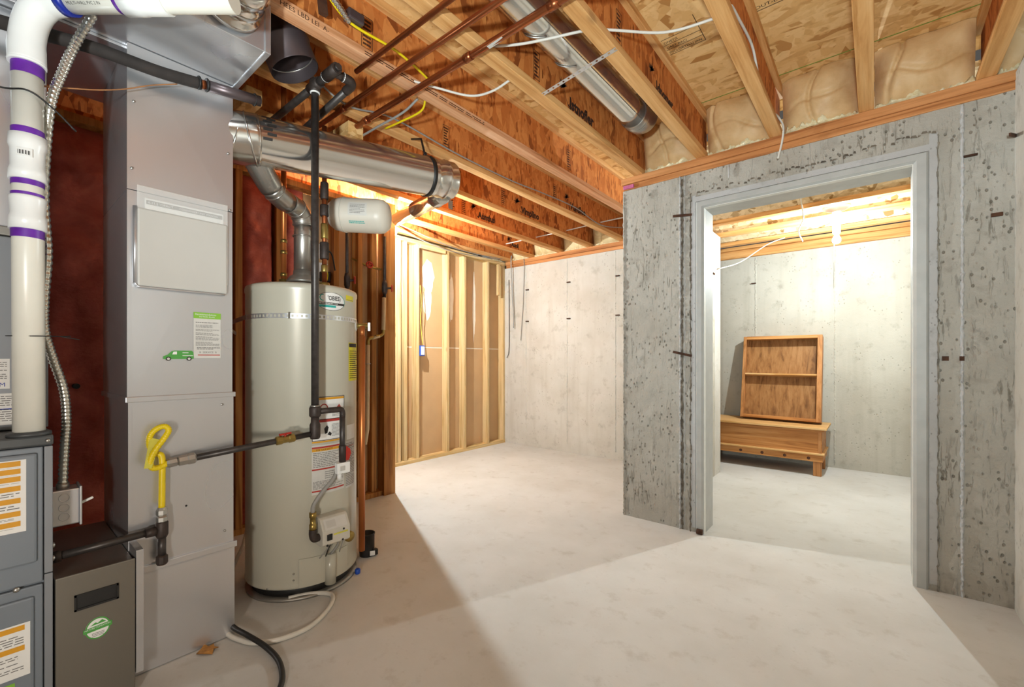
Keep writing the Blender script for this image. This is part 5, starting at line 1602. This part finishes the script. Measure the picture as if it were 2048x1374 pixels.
cable([(-1.80, 1.47, 2.50), (-1.86, 1.49, 2.46), (-2.0, 1.46, 2.437), (-2.128, 1.448, 2.437)], 0.0055, 'yellow', 'short yellow cable loop beside the thickest copper pipe')
cable([(-1.80, 1.42, 2.47), (-1.90, 1.40, 2.425), (-2.10, 1.37, 2.40), (-2.40, 1.37, 2.40)], 0.006, 'cable_grey', 'grey cable running beneath the thickest copper pipe')
cable([(-1.66, 4.05, 2.535), (-2.1, 4.02, 2.53), (-2.6, 4.03, 2.525), (-3.0, 4.03, 2.525), (-3.5, 4.02, 2.52)], 0.006, 'cable_white', 'white cable threaded through the joist webs near the far wall')
cable([(-1.60, 4.36, 2.60), (-1.9, 4.40, 2.56), (-2.09, 4.41, 2.55)], 0.005, 'cable_white', 'short white cable near the cut end of the doorway wall')
for k, (a, lab) in enumerate(((2.41, 'upper grey cable draped above the stud partition'), (2.395, 'lower grey cable draped above the stud partition'))):
    cable([(-3.52 - 0.05 * k, 2.45, 2.44), (-3.55 - 0.05 * k, 2.8, a - 0.02 * k), (-3.62 - 0.04 * k, 3.3, a - 0.03 - 0.02 * k), (-3.70 - 0.04 * k, 3.8, a - 0.01), (-3.72 - 0.04 * k, 4.3, 2.43)], 0.005, 'cable_grey', lab)
cable([(-3.70, 4.46, 2.50), (-3.725, 4.48, 2.40), (-3.717, 4.50, 1.92), (-3.705, 4.505, 1.75), (-3.700, 4.50, 1.55)], 0.007, 'cable_grey', 'thick grey cable end hanging down the far wall by the stud partition')
cable([(-3.53, 4.50, 2.44), (-3.535, 4.52, 2.36), (-3.556, 4.525, 1.90), (-3.58, 4.525, 1.60), (-3.598, 4.525, 1.38)], 0.004, 'cable_grey', 'thin grey cable end hanging down the far wall')
cable([(-3.80, 4.525, 2.20), (-3.795, 4.525, 1.6), (-3.80, 4.525, 1.25), (-3.83, 4.52, 1.15)], 0.004, 'black', 'black wire against the corner stud of the partition')
jb = thing('junction_box', 'small blue wall box with outlet on a partition stud', 'outlet', (-3.89, 3.13, 1.17))
MB().box(-3.93, -3.87, 3.086, 3.150, 1.170, 1.285).build('box', 'cap_blue', jb, 0.003)
MB().box(-3.8705, -3.867, 3.094, 3.142, 1.18, 1.275).build('outlet_face', 'white', jb, 0.002)
cable([(-3.875, 3.09, 1.95), (-3.865, 3.095, 1.75), (-3.87, 3.09, 1.55), (-3.87, 3.12, 1.29)], 0.004, 'yellow_tag', 'yellowish cable running down a stud into the blue wall box')
bx = thing('conduit_elbow', 'short armoured conduit with dark connector under the subfloor', 'conduit', (-1.62, 0.85, 2.50))
pts = catmull([(-1.56, 0.62, 2.60), (-1.58, 0.76, 2.55), (-1.60, 0.86, 2.52), (-1.635, 0.945, 2.50)], 30)
MB().tube(pts, [0.0125 if i % 4 < 2 else 0.0105 for i in range(len(pts))], 12).build('armour', 'conduit', bx)
MB().box(-1.66, -1.61, 0.93, 1.0, 2.505, 2.545).build('connector', 'dark_duct', bx, 0.006)
MB().bar((-1.68, 0.86, 2.50), (-1.68, 0.84, 2.70), 0.02, 0.03).build('bracket', 'rust', bx)
# cold room wires
cable([(-0.465, 4.26, 2.46), (-0.46, 4.24, 2.40), (-0.452, 4.25, 2.335), (-0.455, 4.30, 2.28), (-0.50, 4.42, 2.22), (-0.48, 4.50, 2.15)], 0.005, 'cable_white', 'white cable hanging loose beneath the cold room joists')
cable([(-1.17, 4.60, 2.02), (-1.05, 4.9, 2.12), (-0.85, 5.1, 2.30), (-0.70, 5.16, 2.36)], 0.005, 'cable_white', 'white cable slung from the divider wall to the cold room joists')
one(MB().tube([(-0.26, 4.50, 2.10), (-0.265, 4.50, 1.72)], 0.0012, 5), 'pull_chain', 'steel', 'thin pull cord hanging from the cold room bulb', 'cord')

# ------------------------------------------------------------------ cold room furniture
ch = thing('wooden_chest', 'long low honey pine chest on short feet in the cold room', 'chest', (-1.0, 5.38, 0))
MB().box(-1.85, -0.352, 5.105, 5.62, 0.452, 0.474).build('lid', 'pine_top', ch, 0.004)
MB().box(-1.80, -0.392, 5.150, 5.60, 0.215, 0.452).build('case', 'pine', ch, 0.002)
MB().box(-1.82, -0.375, 5.132, 5.60, 0.436, 0.452).build('upper_moulding', 'pine', ch, 0.005)
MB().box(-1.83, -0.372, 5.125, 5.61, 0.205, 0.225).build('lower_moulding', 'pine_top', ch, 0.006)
ap = MB().box(-1.81, -0.385, 5.142, 5.60, 0.140, 0.205).build('plinth_rail', 'pine', ch, 0.003)
for x in (-1.32, -1.10, -0.90, -0.70, -0.50):
    MB().lathe([(0.015, 0), (0.012, 0.002), (0, 0.0025)], (x, 5.1422, 0.170), (0, -1, 0), 12).build('knot', 'knot', ap)
MB().box(-0.425, -0.398, 5.144, 5.152, 0.228, 0.436).box(-1.80, -1.775, 5.144, 5.152, 0.228, 0.436).build('corner_stile', 'pine_v', ch, 0.002)
for x0 in (-1.80, -0.465):
    for y0_ in (5.150, 5.535):
        MB().box(x0, x0 + 0.068, y0_, y0_ + 0.06, 0.0, 0.14).build('foot', 'pine_v', ch, 0.004)

# shelf unit leaning on the wall
sh = thing('shelf_unit', 'open pine shelf unit with one shelf leaning above the chest', 'shelf', (-0.78, 5.40, 0.475))
W, Hh, Dp = 0.74, 0.905, 0.13
tilt = math.radians(11.5)
yaw_ = math.radians(-3.0)
o0 = Vector((-0.415, 5.325, 0.476))
ex = Vector((-math.cos(yaw_), -math.sin(yaw_), 0))
ey0 = Vector((-ex.y, ex.x, 0)) * -1
ey0 = Vector((math.sin(yaw_) * 0, 1, 0))
ez = Vector((0, math.sin(tilt), math.cos(tilt)))
ey = Vector((0, math.cos(tilt), -math.sin(tilt)))
LIFT = Vector((0, 0, math.sin(tilt) * Dp))


def sbox(x0, x1, y0, y1, z0, z1):
    c = o0 + LIFT + ex * (x0 + x1) / 2 + ey * (y0 + y1) / 2 + ez * (z0 + z1) / 2
    return MB().obox(c, ex * (x1 - x0) / 2, ey * (y1 - y0) / 2, ez * (z1 - z0) / 2)


t_ = 0.018
sbox(0, t_, 0.012, Dp, 0, Hh).build('side_board', 'pine_v', sh, 0.002)
sbox(W - t_, W, 0.012, Dp, 0, Hh).build('side_board', 'pine_v', sh, 0.002)
sbox(t_, W - t_, 0.012, Dp, Hh - t_, Hh).build('top_board', 'pine', sh, 0.002)
sbox(t_, W - t_, 0.012, Dp, 0, t_).build('bottom_board', 'pine', sh, 0.002)
sbox(t_, W - t_, Dp - 0.008, Dp, t_, Hh - t_).build('back_panel', 'pine_back', sh)
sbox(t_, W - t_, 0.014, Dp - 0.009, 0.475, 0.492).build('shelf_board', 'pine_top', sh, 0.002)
sbox(0, 0.042, 0, 0.012, 0, Hh).build('front_stile', 'pine_v', sh, 0.003)
sbox(W - 0.030, W, 0, 0.012, 0, Hh).build('front_stile', 'pine_v', sh, 0.003)
sbox(0.042, W - 0.030, 0, 0.012, Hh - 0.035, Hh).build('front_rail', 'pine', sh, 0.003)
sbox(0.042, W - 0.030, 0, 0.012, 0, 0.032).build('front_rail', 'pine', sh, 0.003)

# ------------------------------------------------------------------ things on the floor
e = thing('drain_cup', 'black plastic cup with white sticker beside the water heater', 'cup', (-2.275, 1.425, 0))
MB().lathe([(0.040, 0.0), (0.043, 0.03), (0.043, 0.12), (0.046, 0.122), (0.046, 0.128), (0.040, 0.128), (0.038, 0.01), (0.0, 0.009)], (-2.275, 1.425, 0), (0, 0, 1), 24, caps=False).build('cup', 'black', e)
MB().box(-2.245, -2.22, 1.435, 1.465, 0.005, 0.04).build('clip', 'black', e, 0.004)
MB().obox((-2.225, 1.43, 0.022), (0.001, 0.0, 0), (0.006, 0.012, 0), (0, 0, 0.013)).build('sticker', 'white', e)
one(MB().lathe([(0.012, 0), (0.014, 0.003), (0.014, 0.022), (0.010, 0.026)], (-2.115, 1.27, 0.0), (0, 0, 1), 14), 'bottle_cap', 'cap_blue', 'small blue plastic cap on the floor under the heater rim', 'cap')
one(MB().tube(catmull([(-2.10, 0.640, 0.012), (-2.02, 0.645, 0.012), (-1.96, 0.662, 0.011), (-1.90, 0.69, 0.011), (-1.845, 0.765, 0.011), (-1.835, 0.88, 0.011), (-1.905, 1.00, 0.011), (-1.985, 1.062, 0.011), (-2.045, 1.05, 0.011), (-2.10, 0.99, 0.011), (-2.13, 0.92, 0.011)], 8), 0.010, 12), 'drain_hose', 'hose', 'milky white hose curling on the floor before the water heater', 'hose')
one(MB().tube(catmull([(-2.12, 0.665, 0.034), (-2.03, 0.66, 0.034), (-1.93, 0.675, 0.036), (-1.84, 0.70, 0.022), (-1.74, 0.708, 0.013), (-1.65, 0.69, 0.012), (-1.57, 0.65, 0.012), (-1.48, 0.56, 0.012), (-1.42, 0.42, 0.012)], 8), 0.010, 12), 'black_hose', 'black', 'black hose trailing from under the return duct across the floor', 'hose')
one(MB().tube([(-2.66, 0.86, 0.02), (-2.72, 0.93, 0.10), (-2.80, 1.0, 0.24)], 0.010, 10), 'hose_end', 'hose', 'pale hose end standing between return duct and water heater', 'hose')
lf = MB()
pts_ = [(0.0, 0.0), (0.03, 0.012), (0.05, 0.04), (0.03, 0.05), (0.034, 0.068), (0.012, 0.058), (-0.012, 0.062), (-0.008, 0.045), (-0.03, 0.035), (-0.012, 0.02)]
lf.add([(-2.015 + a, 0.525 + b, 0.003 + 0.008 * abs(math.sin(a * 60))) for a, b in pts_], [tuple(range(len(pts_)))])
lf.add([(-2.015 + a, 0.525 + b, 0.001 + 0.008 * abs(math.sin(a * 60))) for a, b in pts_], [tuple(reversed(range(len(pts_))))])
one(lf, 'dry_leaf', 'leaf', 'small dry brown leaf on the floor in front of the return duct', 'leaf')

for o in bpy.data.objects:
    if o.type == 'MESH' and o.name.split('.')[0] in ('fine_print', 'flange_print', 'band_print', 'barcode', 'grade_stamp'):
        o['kind'] = 'stuff'
    if '_w' in o:
        del o['_w']
